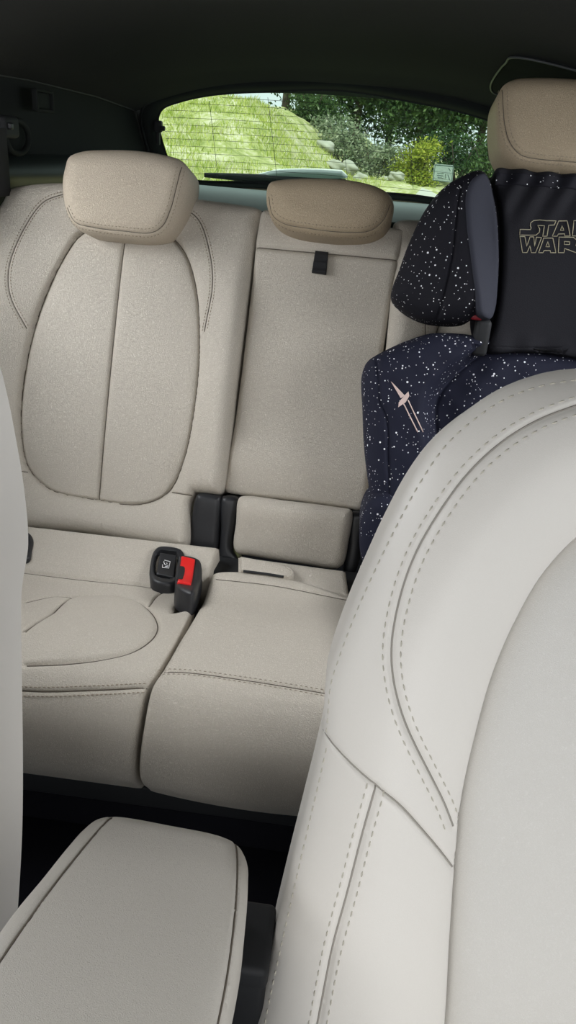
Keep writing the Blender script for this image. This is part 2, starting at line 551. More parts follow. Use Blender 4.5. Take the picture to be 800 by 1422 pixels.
# ------------------------------------------------------------------ tailgate with the rear window
PG = Path([(1.02, .86), (1.0, .915), (.93, 1.04), (.86, 1.15), (.80, 1.24)])
half = [(0, 1.165, .86)]
wl = PG.trace([(262, 250), (243, 240), (231, 218), (221, 185), (218, 163), (225, 149), (250, 139), (280, 132), (320, 127), (360, 125)])
wl[0] = (wl[0][0], wl[0][1])
XC = -.03
topc = PG.hit(460, 122.5)
botc = PG.hit(430, 262)
left = [(p[0], p[1]) for p in wl]
outline = left + [(XC, topc[1])] + [(2*XC-p[0], p[1]) for p in left[::-1]] + [(XC+.2, botc[1]+.004), (XC, botc[1]), (XC-.2, botc[1]+.004)]
WIN = spline(outline, .012, True)
if area(WIN) < 0: WIN = WIN[::-1]
frit = offset(WIN, .012, True)
# opening frame: a ring between the window edge and the body opening
def ring_mesh(A, B, frame, hA, hB):
    n = len(A)
    V = list(frame.world(A[:, 0], A[:, 1], np.full(n, hA)))+list(frame.world(B[:, 0], B[:, 1], np.full(n, hB)))
    F = [[i, (i+1) % n, n+(i+1) % n, n+i] for i in range(n)]
    return V, F
def woff(d):
    f_ = .25+.75*smst(WIN[:, 1].min()+.012, WIN[:, 1].min()+.09, WIN[:, 1])
    return WIN-normals2(WIN, True)*(d*f_)[:, None]
out0, out1, out2 = woff(.016), woff(.024), woff(.040)
cen = WIN.mean(0)
out3 = cen+(WIN-cen)*np.array([1.42, 1.75])
n = len(WIN)
ring = [(WIN, -.004), (WIN, .004), (out0, .012), (out1, .014), (out2, .004), (out3, -.06)]
V = []; F = []
for A, hh in ring: V += list(PG.world(A[:, 0], A[:, 1], np.full(n, hh)))
for r_ in range(len(ring)-1):
    for i in range(n):
        j = (i+1) % n
        F.append([r_*n+i, (r_+1)*n+i, (r_+1)*n+j, r_*n+j])
tag(mesh_obj('wall_rear', V, F, M_trim), kind='structure')
V, F = tube(PG.world(out2[:, 0], out2[:, 1], .006), .0045, 8, True)
tag(mesh_obj('trim_3', V, F, plain('rubber_seal', (.012, .013, .013), .35)), kind='structure')
# glass
m, nt, b, N, L = mat_base('green_tinted_glass')
N.remove(b)
tr = N.new('ShaderNodeBsdfTransparent'); tr.inputs[0].default_value = (.76, .94, .83, 1)
gl = N.new('ShaderNodeBsdfGlossy'); gl.inputs['Roughness'].default_value = .02
mxs = N.new('ShaderNodeMixShader'); mxs.inputs[0].default_value = .05
L.new(tr.outputs[0], mxs.inputs[1]); L.new(gl.outputs[0], mxs.inputs[2]); L.new(mxs.outputs[0], N['Material Output'].inputs[0])
M_glass = m
vv = [Vector((float(a), float(c))) for a, c in WIN]
rv, re, rf, *_x = delaunay_2d_cdt(vv, [(i, (i+1) % n) for i in range(n)], [], 1, 1e-7)
V2 = np.array([(a.x, a.y) for a in rv])
WINO = tag(mesh_obj('window_1', PG.world(V2[:, 0], V2[:, 1], np.zeros(len(V2))), rf, M_glass), kind='structure')
# black printed border
V, F = ring_mesh(WIN, offset(WIN, .006, True), PG, .0012, .0012)
mesh_obj('glass_border', V, F, M_blackm, WINO)
# heater lines
parts = []
lo, hi = WIN.min(0), WIN.max(0)
for v in np.linspace(lo[1]+.012, hi[1]-.02, 14):
    uu = np.linspace(lo[0], hi[0], 160)
    vv_ = v-.010*((uu-XC)/.45)**2
    P = np.stack([uu, vv_], 1)
    P = P[inside(P, frit)]
    if len(P) > 3:
        W = PG.world(P[:, 0], P[:, 1], np.full(len(P), .001))
        parts.append(tube(W, .00045, 4))
for px in (290, 372, 470, 560):
    a = PG.hit(px, 135); c = PG.hit(px+14, 262)
    P = np.stack([np.linspace(a[0], c[0], 30), np.linspace(a[1], c[1], 30)], 1)
    P = P[inside(P, frit)]
    if len(P) > 3: parts.append(tube(PG.world(P[:, 0], P[:, 1], np.full(len(P), .001)), .0006, 4))
V, F = merge(parts)
mesh_obj('heater_lines', V, F, plain('heater_wire', (.05, .04, .03), .6), WINO)

# ------------------------------------------------------------------ outdoors
def terrain_z(x, y):
    base = np.interp(y, [0, 6, 12, 20, 40, 90], [-.40, -.40, .10, .30, .35, .8])
    # grassy bank on the left
    s = smst(0, 1, (y-7.0)/13.0)*smst(0, 1, (-.5+(y-7)*.02-x)/2.6)
    bank = 1.62*s
    wob = .12*np.sin(x*1.3+y*.7)+.08*np.sin(x*2.9-y*1.9)+.05*np.sin(x*5.1+y*4.3)
    return base+bank+wob*smst(7, 12, y)*.8
gx = np.r_[np.linspace(-60, -14, 24), np.linspace(-13.6, 6, 110), np.linspace(6.5, 50, 24)]
gy = np.r_[np.linspace(1.6, 6, 6), np.linspace(6.4, 30, 120), np.linspace(31, 95, 24)]
V = [(x, y, float(terrain_z(x, y))) for y in gy for x in gx]
nu = len(gx)
F = [[j*nu+i, j*nu+i+1, (j+1)*nu+i+1, (j+1)*nu+i] for j in range(len(gy)-1) for i in range(nu-1)]
m, nt, b, N, L = mat_base('bank_soil_and_turf')
tc = N.new('ShaderNodeTexCoord')
n1 = N.new('ShaderNodeTexNoise'); n1.inputs['Scale'].default_value = 1.4; n1.inputs['Detail'].default_value = 8
n2 = N.new('ShaderNodeTexNoise'); n2.inputs['Scale'].default_value = 9; n2.inputs['Detail'].default_value = 6
L.new(tc.outputs['Object'], n1.inputs['Vector']); L.new(tc.outputs['Object'], n2.inputs['Vector'])
r1 = N.new('ShaderNodeValToRGB')
r1.color_ramp.elements[0].position = .36; r1.color_ramp.elements[0].color = (.16, .20, .05, 1)
r1.color_ramp.elements[1].position = .62; r1.color_ramp.elements[1].color = (.52, .49, .36, 1)
e = r1.color_ramp.elements.new(.5); e.color = (.34, .36, .14, 1)
mm = N.new('ShaderNodeMath'); mm.operation = 'MULTIPLY_ADD'; mm.inputs[1].default_value = .45
L.new(n2.outputs['Fac'], mm.inputs[0])
m3 = N.new('ShaderNodeMath'); m3.operation = 'MULTIPLY'; m3.inputs[1].default_value = .55
L.new(n1.outputs['Fac'], m3.inputs[0]); L.new(m3.outputs[0], mm.inputs[2])
L.new(mm.outputs[0], r1.inputs[0]); L.new(r1.outputs[0], b.inputs['Base Color']); b.inputs['Roughness'].default_value = .95
tag(mesh_obj('ground', V, F, m), kind='structure')
# pale concrete road strip
V, F = grid_mesh(30, 6, lambda a, c: (0.35+a*30+c*.8, 12.5+5.0*c, float(terrain_z(0.35+a*30+c*.8, 12.5+5.0*c))+.05))
tag(mesh_obj('road', V, F, plain('pale_concrete', (.46, .46, .42), .9, noise=.15, scale=2)), kind='structure')

def blades(n, xr, yr, hr, cond, mat, name):
    V = []; F = []; k = 0
    xs = rng.uniform(*xr, n); yy = rng.uniform(*yr, n); hh = rng.uniform(*hr, n); an = rng.uniform(0, 6.28, n); ln = rng.normal(0, .35, n)
    zz = terrain_z(xs, yy); ok = cond(xs, yy)
    for x, y, z, h, a, l in zip(xs[ok], yy[ok], zz[ok], hh[ok], an[ok], ln[ok]):
        w = .006+.008*random.random()
        c, s = math.cos(a)*w, math.sin(a)*w
        V += [(x-c, y-s, z-.02), (x+c, y+s, z-.02), (x+c*.6+l*h*.5, y+s*.6, z+h*.6), (x+l*h, y, z+h)]
        F.append([k, k+1, k+2, k+3]); k += 4
    return mesh_obj(name, V, F, mat, smooth=False)
def foliage_mat(name, c1, c2, tr=.3):
    m, nt, b, N, L = mat_base(name)
    geo = N.new('ShaderNodeNewGeometry')
    mx = N.new('ShaderNodeMixRGB'); mx.inputs[1].default_value = (*c1, 1); mx.inputs[2].default_value = (*c2, 1)
    L.new(geo.outputs['Random Per Island'], mx.inputs[0]); L.new(mx.outputs[0], b.inputs['Base Color'])
    b.inputs['Roughness'].default_value = .7; b.inputs['Specular IOR Level'].default_value = .2
    td = N.new('ShaderNodeBsdfTranslucent'); L.new(mx.outputs[0], td.inputs[0])
    ms = N.new('ShaderNodeMixShader'); ms.inputs[0].default_value = tr
    L.new(b.outputs[0], ms.inputs[1]); L.new(td.outputs[0], ms.inputs[2]); L.new(ms.outputs[0], N['Material Output'].inputs[0])
    return m
M_grass = foliage_mat('fresh_grass', (.24, .33, .04), (.66, .68, .24))
M_dry = foliage_mat('dry_grass', (.55, .53, .34), (.75, .72, .52))
tag(blades(60000, (-12, 1.5), (7, 21), (.03, .13), lambda x, y: (x < (-.3+(y-7)*.05)) & (np.sin(x*2.1+y*.9)+np.sin(y*2.7-x*1.1)+rng.normal(0, .5, len(x)) < .75), M_grass, 'grass'),
    'bright green grass growing over the bank outside the rear window', 'grass', kind='stuff')
tag(blades(17000, (-12, 1.2), (7, 21), (.03, .17), lambda x, y: (x < (-.3+(y-7)*.05)) & (np.sin(x*1.7+y)+np.sin(y*2.1-x*.6) > .0), M_dry, 'dry_grass'),
    'pale dry stalks among the green grass of the bank', 'grass', kind='stuff')

def leaf_cloud(n, c, r, size, clumps=24):
    V = []; F = []; k = 0
    cl = rng.normal(0, 1, (clumps, 3)); cl /= np.linalg.norm(cl, axis=1)[:, None]
    cl = cl*rng.uniform(.25, .85, (clumps, 1))*np.array(r)
    for i in range(n):
        q = cl[rng.integers(clumps)]+rng.normal(0, .17, 3)*np.array(r)
        p = np.array(c)+q
        a = rng.normal(0, 1, 3); a /= np.linalg.norm(a); b_ = np.cross(a, rng.normal(0, 1, 3)); b_ /= np.linalg.norm(b_)
        s = size*rng.uniform(.5, 1.2)
        V += [p-a*s, p+b_*s*.45, p+a*s, p-b_*s*.45]; F.append([k, k+1, k+2, k+3]); k += 4
    return V, F
LEAFM = [foliage_mat('dark_leaves', (.018, .050, .020), (.070, .125, .040), .25),
         foliage_mat('mid_leaves', (.040, .085, .030), (.110, .17, .06), .3),
         foliage_mat('yellow_leaves', (.20, .28, .03), (.45, .46, .08), .35),
         foliage_mat('grey_leaves', (.14, .20, .11), (.42, .45, .33), .3)]
M_bark = plain('bark', (.06, .045, .035), .9, noise=.3, scale=12)
def tree(px, dist, h, rad, kind, label, n=16000, lean=0):
    d = ray(px, 205); x = CAM[0]+d[0]/d[1]*(dist-CAM[1])
    z0 = float(terrain_z(x, dist))
    r_ = empty('tree', (x, dist, z0), label, 'tree', 'trees behind the rear window')
    P = [np.array([x+lean*t*t+.1*math.sin(3*t+px), dist, z0-.1+h*.8*t]) for t in np.linspace(0, 1, 10)]
    V, F = tube(P, np.linspace(.16, .05, 10), 8)
    br = []
    for k in range(5):
        t = .35+.12*k; a = k*2.4+px
        p0 = np.array([x+lean*t*t+.1*math.sin(3*t+px), dist, z0-.1+h*.8*t])
        br.append(tube([p0, p0+np.array([math.cos(a)*rad*.4, math.sin(a)*rad*.4, h*.08]), p0+np.array([math.cos(a)*rad*.75, math.sin(a)*rad*.75, h*.18])], [.06, .04, .02], 6))
    V, F = merge([(V, F)]+br)
    mesh_obj('trunk', V, F, M_bark, r_)
    V, F = leaf_cloud(n, (x+lean, dist, z0+h*.50), (rad, rad, h*.42), .105, 60)
    mesh_obj('crown', V, F, LEAFM[kind], r_, smooth=False)
tree(395, 31, 9.0, 2.4, 0, 'dark tree just right of the open sky above the grassy bank', lean=.4)
tree(440, 33, 9.5, 2.6, 0, 'dark tree with sky showing through, second from the grassy bank', 12000)
tree(490, 30, 8.0, 2.3, 1, 'mid green tree rising above the middle headrest')
tree(535, 34, 9.5, 2.6, 0, 'dark tree standing just left of the yellow green bush')
tree(580, 29, 7.5, 2.3, 1, 'mid green tree behind the yellow green bush')
tree(625, 32, 9.0, 2.6, 0, 'dark tree above the pale sticker on the glass')
tree(670, 29, 8.0, 2.4, 1, 'mid green tree beside the child seat and tan headrest')
tree(720, 33, 9.0, 2.8, 0, 'dark tree mostly hidden behind the raised tan headrest')
def bush(name, px, dist, h, rad, kind, label, n=3500, cat='bush', group='bushes below the trees'):
    d = ray(px, 205); x = CAM[0]+d[0]/d[1]*(dist-CAM[1]); z0 = float(terrain_z(x, dist))
    r_ = empty(name, (x, dist, z0), label, cat, group)
    st = []
    for k in range(6):
        a = k*1.05; st.append(tube([(x, dist, z0-.05), (x+math.cos(a)*rad*.3, dist+math.sin(a)*rad*.3, z0+h*.4), (x+math.cos(a)*rad*.6, dist+math.sin(a)*rad*.6, z0+h*.8)], [.03, .02, .01], 5))
    V, F = merge(st); mesh_obj('stem', V, F, M_bark, r_)
    V, F = leaf_cloud(n, (x, dist, z0+h*.5), (rad, rad*.8, h*.55), .06, 18)
    mesh_obj('foliage', V, F, LEAFM[kind], r_, smooth=False)
bush('bush', 583, 22, 1.25, .85, 2, 'sunlit yellow green bush beside the pale sticker')
bush('bush', 430, 24, 1.3, 1.1, 1, 'low green bush at the foot of the grassy bank')
bush('bush', 475, 23, 1.25, 1.2, 3, 'pale grey green bush above the wiper cover')
bush('bush', 525, 23, 1.15, 1.1, 3, 'pale grey green bush left of the yellow green bush')
bush('bush', 640, 24, 1.5, 1.2, 0, 'dark low bush behind the pale sticker')
bush('bush', 690, 23, 1.3, 1.0, 1, 'green bush beside the star print headrest cover')
M_rock = plain('pale_rock', (.36, .36, .31), .9, noise=.25, scale=5)
rockspots = [(452, 21, .22, 'pale boulder lying highest among the rubble by the bank'), (468, 20, .20, 'pale boulder in the rubble right of the highest boulder'),
             (486, 21, .24, 'pale boulder in the middle of the rubble row'), (508, 20.5, .2, 'pale boulder in the rubble below the grey green bushes'),
             (540, 21, .2, 'pale boulder in front of the yellow green bush'), (556, 20, .16, 'small pale boulder at the end of the rubble row')]
for px, dist, s, lab in rockspots:
    d = ray(px, 205); x = CAM[0]+d[0]/d[1]*(dist-CAM[1]); z0 = float(terrain_z(x, dist))
    import bmesh
    bm = bmesh.new(); bmesh.ops.create_icosphere(bm, subdivisions=3, radius=1)
    ph = rng.uniform(0, 6, 6)
    V = []
    for v in bm.verts:
        c = np.array(v.co); f_ = 1+.22*math.sin(c[0]*3+ph[0])*math.cos(c[1]*3.4+ph[1])+.14*math.sin(c[2]*5+ph[2]+c[0]*4)
        V.append(np.array([x, dist, z0+s*.45])+c*f_*np.array([s*1.15, s, s*.75]))
    bm.verts.index_update(); F = [[v.index for v in f.verts] for f in bm.faces]; bm.free()
    tag(mesh_obj('boulder', V, F, M_rock, origin=(x, dist, z0)), lab, 'rock', 'rubble below the trees')

# ------------------------------------------------------------------ rear wiper, sticker, window bracket, shelf
wr = empty('rear_wiper', tuple(at_y(380, 247, 1.03)), 'black wiper with a grey hub cover lying along the bottom of the rear glass', 'wiper')
PW = Path([(1.055, .86), (1.03, .915), (.96, 1.04), (.89, 1.15)])
bl = PW.trace([(284, 243), (330, 246), (365, 248), (420, 251), (480, 254)])
V, F = tube(PW.world([p[0] for p in bl], [p[1] for p in bl], 0), [.006, .010, .011, .011, .010], 8)
mesh_obj('wiper_blade', V, F, M_blackm, wr)
cv = spline(PW.trace([(358, 246, 1), (385, 240.5), (440, 239.5), (474, 241.5, 1), (482, 249, 1), (420, 251)]), .004, True)
Cushion(PW, cv, R=.006, D=.006, T=.02).build('hub_cover', plain('grey_cover', (.62, .66, .65), .4), wr)

st = spline(PG.trace([(604, 228), (601, 250), (628, 253), (631, 230)]), .003, True)
st = np.array(PG.trace([(604.5, 227), (603, 229), (600.5, 250), (628, 253.5), (630.5, 232), (629, 229)]))[:, :2]
sto = empty('sticker', tuple(PG.world(*[np.array(a) for a in st[0]], 0)), 'pale square printed sticker stuck inside the rear glass', 'sticker')
m, nt, b, N, L = mat_base('sticker_film')
b.inputs['Base Color'].default_value = (.42, .52, .45, 1); b.inputs['Roughness'].default_value = .6
tl = N.new('ShaderNodeBsdfTranslucent'); tl.inputs[0].default_value = (.85, .92, .86, 1)
b2 = N.new('ShaderNodeMixShader'); b2.inputs[0].default_value = .75; L.new(b.outputs[0], b2.inputs[1]); L.new(tl.outputs[0], b2.inputs[2])
tr = N.new('ShaderNodeBsdfTransparent'); mxs = N.new('ShaderNodeMixShader'); mxs.inputs[0].default_value = .6
L.new(tr.outputs[0], mxs.inputs[1]); L.new(b2.outputs[0], mxs.inputs[2]); L.new(mxs.outputs[0], N['Material Output'].inputs[0])
Cushion(PG, st, R=.0005, D=.0002, T=-.0012, hf=lambda u, v: 0*u+.0018, grid=.01).build('film', m, sto)
parts = []
for a, c in (((604.5, 228.5), (629.5, 231)), ((604.5, 228.5), (601.5, 249.5)), ((629.5, 231), (627, 252.5)), ((601.5, 249.5), (627, 252.5)),
             ((607, 240), (616, 240.8)), ((607, 243), (616, 243.8)), ((619, 241), (618, 248)), ((623, 233), (625.5, 237)), ((622, 242), (624.5, 249)), ((608, 246), (616, 246.8))):
    p, q = PG.hit(*a), PG.hit(*c)
    parts.append(tube(PG.world([p[0], q[0]], [p[1], q[1]], .0020), .0009, 5))
V, F = merge(parts); mesh_obj('printed_lines', V, F, plain('sticker_ink', (.30, .40, .34), .7), sto)

br = empty('window_bracket', tuple(PG.world(*[np.array(a) for a in PG.hit(222, 172)], 0)), 'small black bracket at the edge of the rear glass', 'bracket')
c = PG.world(*[np.array(a) for a in PG.hit(221, 172)], .012)
mesh_obj('body', *rbox(c, (.022, .02, .028), .005), M_blackm, br)
mesh_obj('tab', *rbox(c+np.array([.012, -.006, -.004]), (.016, .010, .012), .003), M_blackm, br)
mesh_obj('stalk', *rbox(c+np.array([0, 0, -.026]), (.010, .012, .036), .003), M_blackm, br)

V, F = grid_mesh(24, 24, lambda a, c: ((-.545+1.09*a)*(1-.07*c), .36+.625*c, (.888+.024*c)))
V2, F2 = tube([(-.54, .37, .885), (.54, .37, .885)], .018, 12)
ps = empty('luggage_cover', (0, .36, .88), 'grey luggage cover stretched between the rear seat backs and the rear glass', 'luggage cover')
mesh_obj('cover_cloth', V, F, M_shelf, ps)
mesh_obj('roller', V2, F2, M_trim, ps)
mesh_obj('end_rail', *rbox((0, .975, .905), (1.02, .02, .012), .005), M_shelf, ps)

# side trim details
hk = empty('coat_hook', tuple(at_x(60, 140, -.628)), 'small square black coat hook set in the side trim', 'hook')
c = at_x(60, 140, -.620)
mesh_obj('bezel', *merge([rbox(c+np.array([0, 0, dz]), (.012, .09, .006), .002) for dz in (-.018, .018)]+[rbox(c+np.array([0, dy, 0]), (.012, .008, .036), .002) for dy in (-.042, .042)]), M_trim, hk)
mesh_obj('flap', *rbox(c+np.array([-.004, 0, 0]), (.008, .076, .030), .003), M_trim, hk)
sb = empty('seat_belt', tuple(at_x(4, 185, -.64)), 'black seat belt and its guide hanging from the side trim above the left seat', 'seat belt')
a0, a1 = at_x(3, 262, -.62), at_x(3, 190, -.635)
ax = np.array([[0, 1, 0], [1, 0, 0], [0, 0, 1.0]])
mesh_obj('webbing', *rbox((a0+a1)/2, (.004, .05, abs(a1[2]-a0[2])+.03), .001), M_web, sb)
c = at_x(10, 176, -.635)
mesh_obj('guide', *rbox(c, (.022, .070, .040), .009), M_blackm, sb)
gc = at_x(24, 190, -.642)
th = np.linspace(0, 2*math.pi, 33)[:-1]
mesh_obj('guide_ring', *tube([gc+np.array([0, .055*math.cos(t), .030*math.sin(t)]) for t in th], .006, 8, True), M_trim, sb)
mesh_obj('bolt', *rbox(at_x(14, 175, -.622), (.010, .014, .012), .003), M_black, sb)

# centre belt outlet cover on the roof lining
def ceil_hit(px, py):
    d = ray(px, py); t = .3
    for _ in range(4000):
        p = CAM+d*t
        w = wall_x(p[1]); q = min(abs(p[0])/w, 1)
        if p[2] >= wall_top(p[1])+(roof_c(p[1])-wall_top(p[1]))*(1-q**2.6): return p
        t += .002
    return p
cp = [ceil_hit(*p) for p in ((690, 128), (703, 84), (716, 76), (800, 94), (860, 112), (850, 150))]
PC2 = np.array([[p[0], p[1]] for p in cp])
o2 = spline([tuple(p) for p in PC2], .012, True)
class CeilFrame:
    def world(s, u, v, h):
        u = np.asarray(u, float); v = np.asarray(v, float)
        w = wall_x(v); q = np.minimum(np.abs(u)/w, 1)
        z = wall_top(v)+(roof_c(v)-wall_top(v))*(1-q**2.6)
        return np.stack([u, v, z-h], -1)
bc = empty('belt_cover', tuple(cp[0]), 'flat dark belt outlet cover on the roof above the tan headrest', 'cover')
ob = Cushion(CeilFrame(), o2, R=.008, D=.003, T=.002, hf=lambda u, v: 0*u+.004, grid=.02).build('panel', plain('cover_plastic', (.012, .014, .014), .9, spec=.08), bc)
ob.data.flip_normals()
mesh_obj('rim', *tube(CeilFrame().world(o2[:, 0], o2[:, 1], .004), .0022, 6, True), plain('cover_rim', (.06, .065, .065), .5), bc)

# ------------------------------------------------------------------ rear seats
LEAN = math.radians(23.2)
def back_line(s, off=0): return (.0015+s*math.sin(LEAN)-off*math.cos(LEAN), .30+s*math.cos(LEAN)+off*math.sin(LEAN))
PB = Path([back_line(0), back_line(.2), back_line(.4), back_line(.6), back_line(.75)])
PCU = Path([(-.470, .16), (-.502, .205), (-.515, .255), (-.508, .31), (-.470, .357), (-.40, .356), (-.28, .334), (-.165, .309), (-.10, .318), (-.03, .345), (.02, .37)])

def rear_outer():
    root = empty('passenger_seat', (-.40, -.1, .15), 'beige leather rear seat with oval quilted insert, its low headrest beside the rear window', 'seat', 'rear seats')
    # backrest
    tr_ = PB.trace([(40, 251), (88, 249), (170, 256), (250, 268), (330, 279), (356, 284), (364, 290), (357, 320), (347, 390), (330, 530), (311, 682), (306, 687, 1), (272, 684, 1), (266, 700), (264, 757), (255, 763)])
    bl_ = PB.trace([(36, 731)])[0]
    top = PB.trace([(8, 259)])[0]
    out = [(p[0], p[1]) + tuple(p[2:]) for p in tr_]+[(-.40, bl_[1]-.002), (-.60, bl_[1]), (-.660, bl_[1]+.03), (-.672, .3), (-.672, top[1]-.14), (-.665, top[1]-.06), (-.645, top[1]-.02), (top[0], top[1])]
    O = spline(out, .006, True)
    ins = spline(PB.trace([(170, 318), (115, 320), (88, 352), (55, 425), (34, 515), (28, 600), (38, 652), (68, 680), (135, 695), (198, 700), (233, 684), (255, 642), (272, 560), (278, 475), (272, 400), (256, 350), (232, 326)]), .005, True)
    mid = spline(PB.trace([(172, 330), (160, 440), (148, 560), (136, 694)]), .005)
    wl_ = spline(PB.trace([(92, 270), (62, 282), (36, 318), (20, 370), (22, 415), (40, 458)]), .004)
    wr_ = spline(PB.trace([(252, 288), (276, 306), (292, 352), (297, 400), (286, 463)]), .004)
    s1 = spline(PB.trace([(240, 684), (267, 688)]), .005)
    s2 = spline(PB.trace([(5, 650), (38, 656)]), .005)
    insc = np.vstack([ins, ins[:1]])
    def hf(u, v):
        P = np.stack([u, v], 1)
        d = seg_dist(P, ins, True); inn = inside(P, ins)
        h = np.where(inn, -.010+.012*(1-np.exp(-d/.02)), .006*(1-np.exp(-d/.012)))
        dm = seg_dist(P, mid, False)
        h = h+np.where(inn, -.004*np.exp(-dm/.02), 0)
        # bolsters either side
        h = h+.030*smst(.13, .24, np.abs(u+.395))*smst(.62, .45, v)
        # roll towards the bench at the foot
        h = h+.018*smst(.12, .04, v)
        return h
    cu = Cushion(PB, O, R=.030, D=.032, T=.10, hf=hf, seams=[(insc, .0045, .0030), (mid, .005, .0035), (wl_, .0016, .0012), (wr_, .0016, .0012), (s1, .003, .002), (s2, .003, .002)], grid=.007)
    b = cu.build('backrest', M_seat, root)
    stitches('stitching', PB, cu.h, [offset(S, d) for S in (wl_, wr_) for d in (-.005, .005)], M_thread, b, .004, .0022, .0009)
    shade_lines('seam_shade_line', PB, cu.h, [insc, mid, wl_, wr_, s1, s2], M_seam, b)
    # bench cushion
    fr = PCU.trace([(290, 800, 1), (262, 812), (252, 820), (249, 832), (238, 850, 1), (271, 843, 1), (250, 885), (222, 930), (205, 955), (193, 1010), (188, 1080)])
    out = [(-.60, -.02, 1), (fr[-1][0], -.02, 1)]+[tuple(p) for p in fr[::-1]]+[(-.137, .66, 1), (-.60, .66, 1)]
    O = spline(out, .006, True)
    crease = spline([(-.60, PCU.hit(36, 793)[1])]+PCU.trace([(36, 793), (120, 803), (200, 812), (228, 817), (246, 819)]), .005)
    insr = spline(PCU.trace([(36, 872), (70, 846), (104, 822), (150, 822), (185, 830), (212, 850), (219, 872), (208, 893), (180, 908), (140, 915), (90, 919), (36, 921)]), .005)
    insl = spline(PCU.trace([(104, 822), (75, 820), (36, 828)]), .005)
    nose = spline([(-.60, PCU.hit(34, 960)[1])]+PCU.trace([(34, 960), (120, 959), (203, 955)]), .005)
    cut = spline(PCU.trace([(207, 840), (222, 824), (246, 818)]), .004)
    def hf(u, v):
        P = np.stack([u, v], 1)
        vn = nose[:, 1].mean()
        h = .006*smst(.10, .0, np.abs(v-vn-.12))
        h = h+np.where(inside(P, insr), .007*(1-np.exp(-seg_dist(P, insr, True)/.022)), 0)
        # long bolster dip across the seat centre
        ui = u+.395
        h = h-.010*np.exp(-(ui/.12)**2)*smst(vn-.02, vn+.08, v)*smst(crease[:, 1].mean()+.01, crease[:, 1].mean()-.05, v)
        h = h+.010*smst(crease[:, 1].mean(), crease[:, 1].mean()+.05, v)
        return h
    cc = Cushion(PCU, O, R=.010, D=.010, T=.11, hf=hf, seams=[(crease, .006, .004), (insr, .0045, .0035), (insl, .003, .003), (nose, .003, .0018), (cut, .003, .002)], grid=.007)
    c = cc.build('seat_cushion', M_seat, root)
    stitches('stitching', PCU, cc.h, [offset(nose, d) for d in (-.006, .006)], M_thread, c, .004, .0022, .0009)
    shade_lines('seam_shade_line', PCU, cc.h, [crease, insr, insl, nose, cut], M_seam, c, .0010, clip=O)
    return root, cu, cc
RS, cuL, ccL = rear_outer()

def headrest(root, frame, outline_px, seam_px, mat, name='headrest', T=.085, sym=None, post_x=None):
    O = frame.trace(outline_px)
    S = frame.trace(seam_px, .02)
    if sym is not None:
        O = [(p[0], p[1]) for p in O]; O = O+[(2*sym-p[0], p[1]) for p in O[::-1]]
        S = S+[(2*sym-p[0], p[1]) for p in S[::-1]]
    O = spline(O, .004, True); S = spline(S, .004)
    c = O.mean(0)
    hf = lambda u, v: .034-.25*(v-c[1])**2-.25*(u-c[0])**2
    cu = Cushion(frame, O, R=.034, D=.034, T=T, hf=hf, seams=[(S, .0022, .0016)], grid=.006)
    o = cu.build(name, mat, root)
    shade_lines('seam_shade_line', frame, cu.h, [S], M_seam, o, .0008)
    stitches('stitching', frame, cu.h, [offset(S, .006), offset(S, -.006)], M_thread, o, .004, .0028, .0007)
    for sx in (-.055, .055):
        lo_ = O[:, 1].min()
        W = frame.world(np.full(2, c[0]+sx), np.array([lo_-.10, lo_+.05]), -.068)
        mesh_obj('headrest_post', *tube(W, .006, 10), M_chrome, root)
    return o
PH = Path([(.165, .80), (.19, .90), (.215, 1.0), (.245, 1.12)])
headrest(RS, PH, [(92, 232), (97, 219), (115, 211), (150, 209), (190, 210), (225, 215), (252, 223), (262, 235), (264, 250), (257, 285), (246, 310), (232, 327), (208, 334), (160, 331), (120, 325), (102, 312), (92, 290), (88, 255)],
         [(93, 288), (104, 308), (130, 316), (170, 321), (210, 323), (226, 314), (238, 290), (246, 260), (252, 232)], M_headp)

# mirrored right seat with its headrest pulled up
RR = RS.copy(); COL.objects.link(RR)
RR['label'] = 'beige leather rear seat behind the star print child seat, its tan headrest pulled up high'
RR.location.x = -RS.location.x-.010; RR.scale = (-1, 1, 1)
for ch in list(RS.children):
    if ch.name.startswith('headrest'): continue
    k = ch.copy(); COL.objects.link(k); k.parent = RR
    for g in ch.children:
        q = g.copy(); COL.objects.link(q); q.parent = k
class _M: pass
# the raised headrest is modelled in world space, then expressed in the mirrored seat's space
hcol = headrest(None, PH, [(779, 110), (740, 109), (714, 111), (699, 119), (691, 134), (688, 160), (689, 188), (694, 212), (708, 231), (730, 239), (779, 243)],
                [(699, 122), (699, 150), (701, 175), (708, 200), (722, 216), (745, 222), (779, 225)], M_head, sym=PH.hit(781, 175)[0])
bpy.context.view_layer.update()
inv = Matrix.Translation(RR.location) @ Matrix.Diagonal((-1, 1, 1, 1))
def into_right(o):
    o.data.transform(inv.inverted()); o.data.flip_normals(); o.parent = RR
into_right(hcol)
for o in list(hcol.children): o.data.transform(inv.inverted()); o.data.flip_normals()
for o in [o for o in COL.objects if o.name.startswith('headrest_post') and o.parent is None]: into_right(o)

